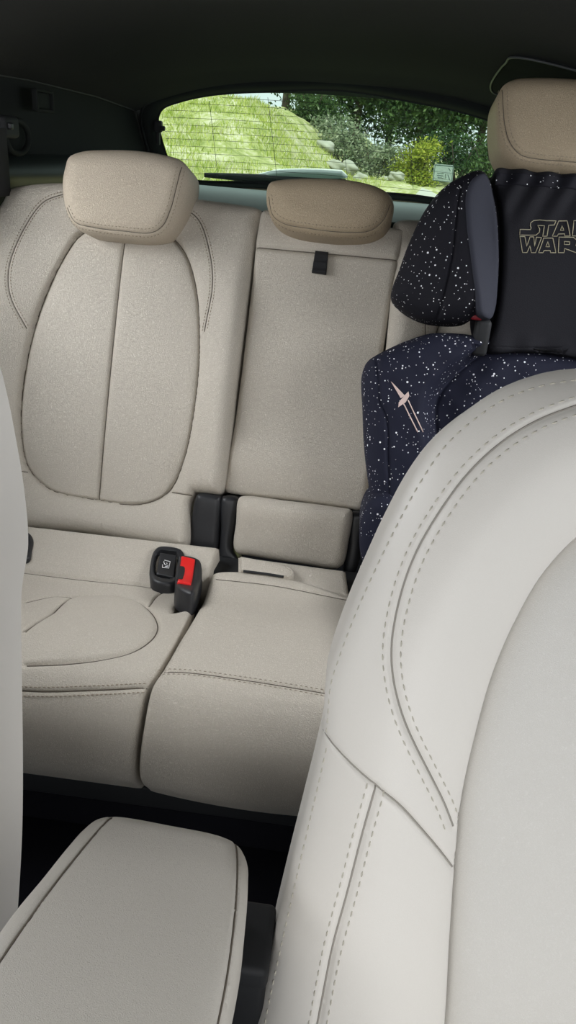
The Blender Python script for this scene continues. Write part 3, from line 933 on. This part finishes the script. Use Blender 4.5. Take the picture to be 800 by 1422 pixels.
# middle seat
MS = empty('passenger_seat', (0, -.1, .15), 'narrow middle rear seat of beige leather with a black pull tab', 'seat', 'rear seats')
Ob = spline(PB.trace([(366, 291), (400, 296), (470, 306), (530, 313), (563, 318, 1), (553, 362), (540, 440), (520, 585), (507, 700), (500, 708), (480, 706), (400, 695), (330, 687), (313, 682), (318, 640), (332, 540), (350, 388), (358, 320)]), .006, True)
sm = spline(PB.trace([(350, 343), (400, 348), (470, 354), (556, 362)]), .005)
cu = Cushion(PB, Ob, R=.012, D=.012, T=.09, hf=lambda u, v: .014*smst(.08, 0, np.abs(v-.19))+.006*smst(.10, 0, np.abs(v-.62)), seams=[(sm, .006, .004)], grid=.008)
mb = cu.build('backrest', M_seat, MS)
shade_lines('seam_shade_line', PB, cu.h, [sm], M_seam, mb, .0012, clip=Ob)
PF = Path([back_line(.06, .025), back_line(.10, .035), back_line(.16, .03), back_line(.22, .02)])
Ofl = spline(PF.trace([(334, 689), (400, 695), (470, 704), (488, 708), (490, 716), (484, 755), (478, 783), (470, 791), (420, 785), (350, 774), (330, 770), (324, 762), (327, 725), (330, 694)]), .005, True)
Cushion(PF, Ofl, R=.022, D=.020, T=.05, hf=lambda u, v: 0*u+.010, grid=.006).build('lower_pad', M_seat, MS)
# added dark panel, unseen, keeping daylight out of the joints between the backs
Ork = spline([(-.175, .05, 1), (.175, .05, 1), (.175, PB.hit(540, 322)[1], 1), (-.175, PB.hit(366, 296)[1], 1)], .02, True)
Cushion(PB, Ork, R=.006, D=.006, T=.125, hf=lambda u, v: 0*u-.095, grid=.03).build('joint_light_block', M_carpet, MS)
# cushion of the middle seat
fr = PCU.trace([(291, 812), (280, 845), (256, 885), (228, 930), (211, 955), (199, 1010), (193, 1082)])
rear = PCU.trace([(297, 800), (330, 797), (400, 806), (480, 832)])
out = [(fr[-1][0], -.02, 1), (.150, -.02, 1), (.138, .1), (.130, fr[3][1]), (.125, rear[-1][1]-.03), (.115, rear[-1][1]-.005)]+[(p[0], p[1]) for p in rear[::-1]]+[(p[0], p[1]) for p in fr]
O = spline(out, .006, True)
nose = spline(PCU.trace([(219, 936), (260, 939), (340, 951), (447, 967)])+[(.132, PCU.hit(447, 967)[1])], .005)
fold = spline(PCU.trace([(300, 809), (380, 818), (480, 838)])+[(.11, PCU.hit(480, 838)[1])], .005)
cmc = Cushion(PCU, O, R=.010, D=.009, T=.11, hf=lambda u, v: .010-.06*(u*u)*6*smst(.3, .2, v)+0*u, seams=[(nose, .0018, .0015), (fold, .003, .003)], grid=.007)
cm = cmc.build('seat_cushion', M_seat, MS)
stitches('stitching', PCU, cmc.h, [offset(nose, .004), offset(nose, -.004)], M_thread, cm, .004, .003, .0006)
shade_lines('seam_shade_line', PCU, cmc.h, [nose, fold], M_seam, cm, .0007, clip=O)
# strip behind the cushion with a recessed grip
Os = spline(PCU.trace([(331, 772, 1), (480, 792, 1), (486, 830, 1), (400, 812), (331, 800, 1)]), .005, True)
Cushion(PCU, Os, R=.010, D=.008, T=.08, hf=lambda u, v: 0*u+.002, grid=.007).build('rear_strip', M_seat, MS)
gr = spline(PCU.trace([(334, 776, 1), (400, 790), (408, 796), (408, 803), (402, 807), (380, 803), (334, 796, 1)], .006), .003, True)
g_ = Cushion(PCU, gr, R=.006, D=.005, T=.0, hf=lambda u, v: 0*u+.016, grid=.005).build('grip_tab', M_seat, MS)
gl_ = PCU.trace([(398, 791), (405, 795), (406, 801), (400, 805), (396, 803)], .010)
mesh_obj('grip_loop', *tube(PCU.world([p[0] for p in gl_], [p[1] for p in gl_], .017), .0018, 8), M_seat, MS)
gs = spline(PCU.trace([(338, 797), (370, 801), (394, 805)], .006), .004)
mesh_obj('grip_slot', *tube(PCU.world(gs[:, 0], gs[:, 1], .013), .0026, 8), M_blackm, MS)
# black hinge covers either side of the lower pad
PHC = Path([back_line(.05, .012), back_line(.12, .022), back_line(.2, .012)])
for pts in ([(274, 686), (300, 687), (306, 690), (304, 740), (300, 775), (292, 784), (276, 778), (262, 766), (264, 725), (270, 692)],
            [(308, 690), (330, 692), (327, 720), (322, 762), (330, 778), (330, 800), (312, 806), (303, 790), (305, 740)],
            [(488, 712), (508, 714), (504, 750), (498, 785), (490, 802), (478, 800), (482, 760)]):
    Oc = spline(PHC.trace(pts), .004, True)
    Cushion(PHC, Oc, R=.012, D=.014, T=.05, hf=lambda u, v: 0*u, grid=.006).build('hinge_cover', M_black, MS)
# dark pocket behind the hinge covers
c0 = PCU.world(*[np.array(a) for a in PCU.hit(300, 790)], -.03)
mesh_obj('hinge_pocket', *rbox((c0[0]+.135, c0[1]+.035, c0[2]-.01), (.30, .06, .05), .004), M_blackm, MS)
# pull tab
PT = Path([back_line(.40, .010), back_line(.6, .012)])
tb = PT.trace([(438, 348, 1), (456, 350, 1), (453, 381, 1), (433, 378, 1)])
ob = Cushion(PT, spline(tb, .002, True), R=.002, D=.0012, T=.006, hf=lambda u, v: .002+.0018*np.sin((v-tb[2][1])*420), grid=.002)
ob.build('pull_tab', M_web, MS)
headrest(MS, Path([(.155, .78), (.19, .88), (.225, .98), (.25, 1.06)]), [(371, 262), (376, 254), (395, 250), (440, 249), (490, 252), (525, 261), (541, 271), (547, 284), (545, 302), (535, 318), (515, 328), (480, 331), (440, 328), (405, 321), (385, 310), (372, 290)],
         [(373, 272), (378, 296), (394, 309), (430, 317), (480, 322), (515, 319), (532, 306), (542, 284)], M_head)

# ------------------------------------------------------------------ buckle and anchor socket on the rear bench
iso = empty('anchor_socket', tuple(PCU.world(*[np.array(a) for a in PCU.hit(232, 790)], 0)), 'black child seat anchor socket with a printed flap, left of the red buckle', 'socket')
PI_ = PCU
of_ = spline(PI_.trace([(214, 768), (222, 762), (250, 765), (256, 772), (254, 800), (248, 812), (236, 817), (214, 813), (208, 803), (209, 785)], .010), .003, True)
ofi = spline(PI_.trace([(218, 772), (224, 768), (246, 771), (248, 778), (246, 800), (240, 808), (220, 806), (214, 798)], .012), .003, True)
ci = ofi.mean(0)
def hfs(u, v):
    P = np.stack([u, v], 1)
    return .020-.016*np.where(inside(P, ofi), smst(0, .004, seg_dist(P, ofi, True)), 0)
Cushion(PI_, of_, R=.006, D=.008, T=.02, hf=hfs, grid=.003).build('socket_frame', M_black, iso)
ff = PI_.trace([(222, 767, 1), (245, 771, 1), (242, 802, 1), (217, 797, 1)], .020)
flp = Cushion(PI_, spline(ff, .003, True), R=.003, D=.003, T=-.010, hf=lambda u, v: 0*u+.021, grid=.004)
fo = flp.build('socket_flap', M_black, iso)
parts = []
def ip(a, c): # icon coordinates on the flap
    p = np.array(PI_.hit(224.5+a, 778+c, .022)); return p
for ln in ([(4, 0), (12, 2), (11, 6), (10, 11), (1, 10), (1.5, 6)], [(3, 3), (4.5, 6), (9, 7.5)], [(5, 8.5), (9, 9)], [(3, 1.5), (3.4, 2.2)], [(6, 4), (8, 4.4)]):
    P = np.array([ip(*q) for q in ln]); parts.append(tube(PI_.world(P[:, 0], P[:, 1], .0222), .0007, 5))
V, F = merge(parts); mesh_obj('icon', V, F, M_white, fo)

bk = empty('seat_belt_buckle', tuple(PCU.world(*[np.array(a) for a in PCU.hit(268, 815)], 0)), 'black seat belt buckle with a bright red release button on the rear bench', 'buckle')
hb_ = .035
ho = spline(PCU.trace([(249, 774), (256, 770), (276, 775), (280, 785), (277, 808), (268, 822), (254, 818), (245, 812)], hb_), .003, True)
Cushion(PCU, ho, R=.007, D=.007, T=.005, hf=lambda u, v: 0*u+hb_, grid=.004).build('housing', M_black, bk)
rb = PCU.trace([(252, 773.5, 1), (271, 778, 1), (265, 813, 1), (246, 810, 1)], hb_)
uu = [p[0] for p in rb]; c_ = np.mean([p[:2] for p in rb], 0)
sl_ = spline(PCU.trace([(247.5, 785, 1), (255, 786), (256.5, 788), (254.5, 800), (252.5, 803), (245.5, 802, 1)], hb_+.006), .002, True)
Cushion(PCU, sl_, R=.001, D=.001, T=-hb_, hf=lambda u, v: 0*u+hb_+.0055, grid=.003).build('tongue_slot', M_blackm, bk)
def hfr(u, v):
    s_ = (u-c_[0])/.013
    return hb_+.004+0*s_
Cushion(PCU, spline(rb, .002, True), R=.0025, D=.003, T=-hb_+.004, hf=hfr, grid=.002).build('release_button', M_red, bk)
W0 = PCU.world(*[np.array(a) for a in PCU.hit(262, 815, .02)], .018); W1 = PCU.world(*[np.array(a) for a in PCU.hit(266, 842, .0)], -.03)
tv = (W1-W0)
mesh_obj('strap', *tube([W0, W0+tv*.5, W1], [.016, .015, .013], 10), M_blackm, bk)
# second socket, mostly hidden behind the near seat
iso2 = empty('anchor_socket', tuple(PCU.world(*[np.array(a) for a in PCU.hit(34, 755)], 0)), 'black anchor socket half hidden behind the pale near seat edge', 'socket')
o_ = spline(PCU.trace([(4, 742), (38, 741), (46, 749), (45, 766), (39, 779), (9, 776), (1, 759)], .008), .003, True)
Cushion(PCU, o_, R=.006, D=.006, T=.02, hf=lambda u, v: 0*u+.016-.008*smst(.006, .012, seg_dist(np.stack([u, v], 1), o_, True)), grid=.004).build('socket_frame', M_black, iso2)
fc = o_.mean(0)
Cushion(PCU, fc+(o_-fc)*.72, R=.004, D=.004, T=-.004, hf=lambda u, v: 0*u+.013, grid=.004).build('socket_flap', M_blackm, iso2)

# ------------------------------------------------------------------ child seat
CS = empty('child_seat', (.36, -.05, .32), 'navy and black child seat with a white star print strapped on the rear bench', 'child seat')
PS = Path([(-.045, .33), (-.035, .40), (.01, .55), (.065, .72), (.115, .87), (.160, 1.0), (.20, 1.10)])
UC = PS.hit(778, 340)[0]
def mir(pts): return [(p[0], p[1])+tuple(p[2:]) for p in pts]+[(2*UC-p[0], p[1])+tuple(p[2:]) for p in pts[::-1]]
# lower back with its side bolsters
low = PS.trace([(780, 487), (700, 478), (655, 467), (600, 464), (565, 474), (530, 490), (510, 503), (503, 520), (504, 570), (506, 620), (511, 665), (516, 700)])
low = low+[(low[-1][0]+.004, .06), (low[-1][0]+.02, .0)]
O = spline(mir(low), .006, True)
sA = spline(PS.trace([(700, 478), (672, 490), (645, 510), (616, 540), (606, 566), (612, 640)], .02), .005)
sB = spline(PS.trace([(523, 500), (525, 530), (527, 558), (536, 580), (538, 640), (540, 690)], .02), .005)
sC = spline(PS.trace([(592, 548), (604, 560)], .03), .005)
mx_ = lambda S: np.stack([2*UC-S[:, 0], S[:, 1]], 1)
uA = sA[:, 0]
def hfl(u, v):
    du = np.abs(u-UC)
    e = UC-np.interp(v, np.sort(sA[:, 1]), sA[np.argsort(sA[:, 1]), 0])
    return .055*smst(-.005, .035, du-e)+.016*np.exp(-((du-e+.07)/.05)**2)*0+.012*smst(0, -.06, du-e)+.0015*np.sin(u*95+v*40)*np.sin(v*70)
cl = Cushion(PS, O, R=.035, D=.045, T=.05, hf=hfl, seams=[(sA, .005, .004), (mx_(sA), .005, .004), (sB, .004, .003), (mx_(sB), .004, .003)], grid=.007)
lowo = cl.build('back_cover', M_navy, CS)
# booster base and arms
base = [(.145, 0, .40)]
bx = []
PBASE = Path([(-.43, .335), (-.44, .39), (-.40, .425), (-.2, .418), (-.02, .43)])
xl = low[-3][0]
Ob2 = spline([(xl+.03, .02, 1), (2*UC-xl-.03, .02, 1), (2*UC-xl-.03, PBASE.L[-1]-.01, 1), (xl+.03, PBASE.L[-1]-.01, 1)], .012, True)
Cushion(PBASE, Ob2, R=.03, D=.03, T=.06, hf=lambda u, v: 0*u, grid=.012).build('booster_cushion', M_navy, CS)
PA = Path([(-.16, .34), (-.17, .42), (-.14, .475), (-.05, .485), (.02, .50)])
A1 = PS.trace([(500, 742), (503, 718), (512, 700), (526, 690), (545, 694)], .08)
PAF = Path([(-.115, .36), (-.10, .45), (-.085, .54)])
ar = PAF.trace([(499, 745), (503, 716), (513, 698), (528, 691), (548, 695), (560, 720), (556, 770), (530, 800), (505, 785)])
ar1 = spline(ar, .004, True)
for S in (ar1, mx_(ar1)):
    Cushion(PAF, S, R=.02, D=.024, T=.11, hf=lambda u, v: 0*u+.008, grid=.006).build('booster_arm', M_navy, CS)
# head wings
wing = PS.trace([(662, 240), (640, 247), (618, 259), (592, 288), (570, 332), (556, 370), (546, 398), (547, 412), (562, 428), (585, 441), (615, 447), (648, 446), (664, 438), (680, 444), (690, 430), (696, 390), (697, 340), (693, 280), (684, 254), (672, 242)], .04)
O1 = spline(wing, .005, True)
crest = spline(PS.trace([(664, 244), (650, 262), (645, 290), (650, 345), (657, 395), (663, 434)], .07), .005)
fs = spline(PS.trace([(640, 262), (636, 276), (631, 320), (628, 352), (619, 400), (609, 440)], .06), .005)
def wing_h(sgn):
    S = crest if sgn > 0 else mx_(crest)
    i = np.argsort(S[:, 1])
    def hf(u, v):
        cu_ = np.interp(v, S[i, 1], S[i, 0])
        du = (u-cu_)*sgn
        h = .085-np.where(du < 0, .048*(1-np.exp(-(du/.085)**2)), .060*smst(0, .05, du)*.6)
        return h
    return hf
for sgn, S, q in ((1, O1, fs), (-1, mx_(O1), mx_(fs))):
    w_ = Cushion(PS, S, R=.030, D=.042, T=.02, hf=wing_h(sgn), seams=[(q, .005, .003)], grid=.006)
    w_.build('head_wing', M_starblack, CS)
    pan = PS.trace([(672, 243), (656, 250), (646, 270), (646, 310), (652, 360), (658, 405), (664, 436), (682, 442), (691, 425), (696, 385), (697, 340), (693, 285), (686, 257)], .075)
    pn = spline(pan, .004, True)
    if sgn < 0: pn = mx_(pn)
    hw = wing_h(sgn)
    Cushion(PS, pn, R=.010, D=.006, T=-.03, hf=lambda u, v, hw=hw: hw(u, v)+.004, grid=.006).build('wing_lining', M_slate, CS)
PSH = Path([(.06, .60), (.10, .78), (.135, .90), (.175, 1.03), (.20, 1.10)])
hs_ = spline(mir(PSH.trace([(780, 246), (720, 242), (676, 244), (664, 252), (655, 300), (658, 400), (660, 470), (690, 500), (780, 500)])), .006, True)
Cushion(PSH, hs_, R=.02, D=.02, T=.03, grid=.015).build('head_shell', M_cloth, CS)
# hanging cloth with the word mark
PCL = Path([(.02, .62), (.07, .78), (.10, .87), (.135, 1.0), (.165, 1.08)])
ct = PCL.trace([(780, 242), (740, 239), (706, 235), (688, 237), (684, 246), (692, 268), (697, 300), (698, 345), (695, 400), (686, 455), (676, 482), (680, 489), (720, 489), (780, 489)])
O = spline(mir(ct), .006, True)
vt, vb = max(p[1] for p in ct), min(p[1] for p in ct)
def hfc(u, v):
    t = smst(vt-.13, vt, v); b_ = smst(vb+.05, vb, v)
    return .012+.0045*t*np.sin(u*150+3*np.sin(v*25))+.003*b_*np.sin(u*120+1)+.0035*np.sin(u*22+v*9)*smst(0, .1, vt-v)
hem = spline(PCL.trace([(682, 482), (730, 483), (780, 483)], .012), .005)
cc_ = Cushion(PCL, O, R=.010, D=.008, T=.02, hf=hfc, seams=[(hem, .0015, .0015)], grid=.005)
clo = cc_.build('hanging_cloth', M_cloth, CS)
# star band along its top
tb_ = PCL.trace([(690, 238), (735, 240), (780, 243)], .014)
bo = spline(mir([(p[0]+.0, p[1]-.004) for p in tb_]), .004)
P1 = offset(bo, .003); P2 = offset(bo, -.016)
ob_ = np.vstack([P1, P2[::-1]])
Cushion(PCL, ob_, R=.003, D=.002, T=-.008, hf=lambda u, v: hfc(u, v)+.003, grid=.004, step=.003).build('star_band', M_starblack, CS)
# word mark
def lg(cx, cy): return PCL.hit(690+cx/7.27, 280+cy/7.27, .013)
letters = [
    [(237, 278), (345, 278), (352, 262), (343, 238), (347, 210), (378, 186), (440, 180), (505, 190), (603, 191), (585, 232), (528, 236), (512, 345), (468, 347), (484, 240), (418, 236), (438, 272), (434, 306), (402, 334), (233, 336)],
    [(632, 190), (714, 190), (744, 345), (692, 345), (688, 322), (628, 322), (616, 345), (566, 345)], [(664, 238), (682, 285), (648, 285)],
    [(778, 192), (872, 192), (905, 220), (884, 262), (930, 285), (1016, 285), (1020, 338), (910, 338), (846, 296), (826, 296), (826, 345), (766, 345)], [(822, 222), (856, 226), (850, 250), (820, 250)],
    [(235, 350), (286, 350), (305, 448), (340, 352), (378, 352), (386, 448), (404, 355), (456, 360), (396, 512), (352, 512), (338, 440), (308, 512), (262, 512)],
    [(478, 364), (572, 364), (602, 512), (548, 512), (544, 490), (482, 490), (472, 512), (426, 512)], [(520, 400), (538, 452), (500, 452)],
    [(634, 354), (776, 358), (818, 392), (800, 440), (850, 462), (900, 462), (872, 420), (890, 376), (930, 356), (1020, 356), (1020, 405), (948, 408), (962, 440), (950, 490), (910, 512), (800, 512), (690, 470), (684, 512), (626, 512)], [(688, 398), (742, 404), (738, 430), (686, 430)]]
parts = []
for Lp in letters:
    P = np.array([lg(*q) for q in Lp]); P = spline([tuple(p)+(1,) for p in P], .004, True)
    parts.append(tube(PCL.world(P[:, 0], P[:, 1], cc_.h(P[:, 0], P[:, 1])+.0006), .0007, 5, True))
V, F = merge(parts); mesh_obj('logo', V, F, M_gold, clo)
# printed dart with two streaks on the side bolster
def pr_(cx, cy): return PS.hit(520+cx/8, 500+cy/8, .05)
def flat_poly(pts):
    P = np.array([pr_(*q) for q in pts]); P = spline([tuple(p)+(1,) for p in P], .003, True)
    if area(P) < 0: P = P[::-1]
    W = PS.world(P[:, 0], P[:, 1], cl.h(P[:, 0], P[:, 1])+.0008)
    c = P.mean(0)[None]; Wc = PS.world(c[:, 0], c[:, 1], cl.h(c[:, 0], c[:, 1])+.0009)
    k = len(W)
    return list(W)+list(Wc), [[i, (i+1) % k, k] for i in range(k)]
parts = [flat_poly([(180, 238), (205, 258), (335, 395), (290, 425)]), flat_poly([(262, 525), (268, 470), (330, 395), (375, 350), (385, 400), (345, 470)])]
for a, c in (((322, 485), (480, 800)), ((372, 445), (540, 800))):
    P = np.array([pr_(a[0]+(c[0]-a[0])*t, a[1]+(c[1]-a[1])*t) for t in np.linspace(0, 1, 12)])
    parts.append(tube(PS.world(P[:, 0], P[:, 1], cl.h(P[:, 0], P[:, 1])+.0002), .0011, 5))
V, F = merge(parts); mesh_obj('dart_print', V, F, M_pink, lowo)
# belt guide under the wing
P0 = PS.world(*[np.array(a) for a in PS.hit(668, 468, .03)], .03)
mesh_obj('belt_guide', *rbox(P0, (.026, .03, .062), .008), M_blackm, CS)
P0 = PS.world(*[np.array(a) for a in PS.hit(662, 440, .05)], .05)
mesh_obj('belt_guide_clip', *rbox(P0, (.020, .012, .010), .004), plain('dark_red_plastic', (.25, .01, .02), .5), CS)
# strap lying down beside the booster
# ------------------------------------------------------------------ front seats
FL = math.radians(24)
def fline(s, off=0): return (-.79+s*math.sin(FL)-off*math.cos(FL), .634+s*math.cos(FL)+off*math.sin(FL))
PFS = Path([fline(-.42), fline(-.28), fline(-.1), fline(.1), fline(.28), fline(.36)])
UF = .345
def front_seat():
    root = empty('front_seat', (UF, -.95, .1), 'pale beige leather driver seat back with double stitched bolsters, filling the right foreground', 'seat', 'front seats')
    edge = [(800, 510), (752, 517), (700, 536), (655, 565), (615, 602), (580, 650), (545, 715), (515, 780), (485, 850), (462, 915), (452, 955), (449, 1000), (446, 1030), (436, 1075), (415, 1160), (390, 1260), (370, 1345), (354, 1422)]
    E = PFS.trace(edge)
    vtop = PFS.hit(800, 510)[1]+.012
    O = [(UF, vtop)]+[(p[0], p[1]) for p in E]+[(E[-1][0]-.004, E[-1][1]-.08), (E[-1][0]-.004, E[-1][1]-.16, 1)]
    O = O+[(2*UF-p[0], p[1])+tuple(p[2:]) for p in O[:0:-1]]
    O = spline(O, .006, True)
    HB = .036
    ins = PFS.trace([(830, 726), (800, 746), (752, 798), (712, 868), (682, 940), (657, 1030), (640, 1110), (631, 1200), (624, 1300), (617, 1422)], HB)
    vi = ins[0][1]+.02
    I = [(UF, vi)]+ins+[(ins[-1][0], ins[-1][1]-.10), (ins[-1][0], ins[-1][1]-.16, 1)]
    I = [tuple(p) for p in I]
    I = spline(I+[(2*UF-p[0], p[1])+tuple(p[2:]) for p in I[:0:-1]], .005, True)
    if area(I) < 0: I = I[::-1]
    sA = spline(PFS.trace([(835, 556), (800, 564), (755, 580), (705, 608), (655, 652), (610, 712), (575, 775), (553, 840), (543, 900), (547, 950), (562, 1000), (588, 1055), (615, 1110), (634, 1160)], HB), .004)
    sA = np.vstack([[[UF, sA[0, 1]+.006]], sA]); sA = spline([tuple(p) for p in sA[::4]]+[tuple(sA[-1])], .004)
    sB = spline(PFS.trace([(448, 1034), (485, 1060), (520, 1083), (552, 1107), (585, 1145), (612, 1180), (632, 1210)], HB), .004)
    sC = spline(PFS.trace([(521, 1085), (503, 1150), (483, 1230), (462, 1310), (440, 1422), (425, 1490)], HB), .004)
    Ic = np.vstack([I, I[:1]])
    mx = lambda S: np.stack([2*UF-S[:, 0], S[:, 1]], 1)
    def hf(u, v):
        P = np.stack([u, v], 1)
        d = seg_dist(P, I, True); inn = inside(P, I)
        sd = np.where(inn, -d, d)
        h = .040-.006*np.exp(-np.maximum(sd, 0)/.007)-.034*np.clip(-sd/.0042, 0, 1)
        h = h+.012*np.exp(-((sd-.05)/.04)**2)
        return h
    sA = sA[~inside(sA, offset(I, -.002, True))]; sB = sB[~inside(sB, I)]
    seams = [(sA, .0030, .0030), (mx(sA), .0030, .0030), (sB, .0032, .0020), (mx(sB), .0032, .0020), (sC, .0030, .0028), (mx(sC), .0030, .0028), (Ic, .0001, .0016)]
    cu = Cushion(PFS, O, R=.060, D=.050, T=.10, hf=hf, seams=seams, grid=.007)
    b = cu.build('backrest', M_front, root)
    # centre insert in grained leather, a panel of its own
    ci = Cushion(PFS, offset(I, .0020, True), R=.022, D=.014, T=.02, hf=lambda u, v: 0*u+.027, pillow=.008, grid=.010)
    ci.build('centre_panel', M_fgrain, root)
    ol = spline(PFS.trace([(800, 528), (752, 536), (704, 553), (662, 580), (622, 616), (588, 664), (553, 728), (522, 792), (493, 858), (470, 920), (459, 957), (455, 1000), (452, 1030)], .02), .004)
    olb = spline(PFS.trace([(453, 1044), (444, 1085), (425, 1165), (402, 1265), (383, 1350), (368, 1422), (360, 1470)], .02), .004)
    lines = [offset(S, d) for S in (sA, sC) for d in (-.0065, .0065)]+[ol, olb]
    lines = lines+[mx(S) for S in lines]
    stitches('stitching', PFS, cu.h, lines, M_threadL, b, .0045, .0035, .0007, .0002)
    shade_lines('seam_shade_line', PFS, cu.h, [S_ for S_ in (sA, sB, sC, mx(sA), mx(sB), mx(sC))], M_seamL, b, .0008)
    # seat cushion and headrest, outside the frame
    PQ = Path([(-1.36, .30), (-1.38, .36), (-1.33, .41), (-1.15, .38), (-.98, .35)])
    Oq = spline([(UF-.25, .0, 1), (UF+.25, .0, 1), (UF+.25, PQ.L[-1], 1), (UF-.25, PQ.L[-1], 1)], .012, True)
    Cushion(PQ, Oq, R=.04, D=.04, T=.14, hf=lambda u, v: 0*u, grid=.014).build('seat_cushion', M_fgrain, root)
    PHf = Path([fline(.33, .0), fline(.45, .0)])
    return root, cu
FS, cuF = front_seat()
FS2 = FS.copy(); COL.objects.link(FS2)
FS2['label'] = 'pale beige passenger seat back showing only a narrow sliver at the left frame edge'
FS2.location = (-.4839, -.9266, .1701); FS2.rotation_euler = (-.0467, -.0231, -.0331)
for ch in list(FS.children):
    k = ch.copy(); COL.objects.link(k); k.parent = FS2
    for g in ch.children:
        q = g.copy(); COL.objects.link(q); q.parent = k

# ------------------------------------------------------------------ centre armrest
AR = empty('center_armrest', (-.03, -.95, 0), 'padded beige leather armrest between the front seats', 'armrest')
sl = math.radians(12)
PAR = Path([(-1.30, .51+.46*math.tan(sl)), (-1.1, .51+.26*math.tan(sl)), (-.95, .51+.11*math.tan(sl)), (-.84, .51)])
ao = PAR.trace([(0, 1270), (56, 1203), (92, 1160), (114, 1137), (132, 1126), (160, 1123), (240, 1137), (312, 1151), (336, 1162), (346, 1178), (347, 1200), (343, 1260), (326, 1350), (308, 1422)])
a0_, a1_ = ao[0], ao[-1]
ao = [(a0_[0]-.004, .03, 1), (a0_[0]-.002, .15)]+[(p[0], p[1]) for p in ao]+[(a1_[0], .15), (a1_[0], .03, 1)]
O = spline(ao, .005, True)
sL = spline(PAR.trace([(156, 1108), (134, 1131), (84, 1189), (40, 1247), (2, 1299)], .018)+[(a0_[0]+.008, .12)], .005)
sR = spline(PAR.trace([(327, 1160), (330, 1190), (328, 1250), (317, 1340), (300, 1422)])+[(a1_[0]-.010, .12)], .005)
apad = Cushion(PAR, O, R=.020, D=.020, T=.055, hf=lambda u, v: .003*np.cos((u+.035)*18), seams=[(sL, .0018, .0013), (sR, .0018, .0013)], grid=.006)
pado = apad.build('pad', leather('shaded_armrest_leather', (.575, .545, .495), 480, .35, .45), AR)  # pad colour darkened to carry the shade over the armrest
shade_lines('seam_shade_line', PAR, apad.h, [sL, sR], M_seam, pado, .0008, sink=-.0007, clip=O)
mesh_obj('console_body', *rbox((-.035, -1.10, .215), (.135, .50, .43), .02), M_blackm, AR)
cb = empty('console_side_box', tuple(at_y(362, 1262, -.92)), 'black plastic box standing between armrest and driver seat', 'box')
c = at_y(353, 1266, -.86)
mesh_obj('casing', *rbox(c+np.array([0, -.02, -.215]), (.034, .06, .40), .006), M_blackm, cb)
mesh_obj('cap', *rbox(c+np.array([0, -.02, -.012]), (.037, .064, .024), .006), M_blackm, cb)
# under-seat darkness comes from the rear footwell: the bench base
bb = empty('bench_base', (0, -.2, 0), 'black carpeted base under the rear bench', 'seat base')
V, F = rbox((0, -.20, .10), (1.24, .44, .20), .02)
mesh_obj('carpeted_box', V, F, M_carpet, bb)
mesh_obj('kick_strip', *rbox((0, -.425, .10), (1.2, .012, .04), .004), M_blackm, bb)
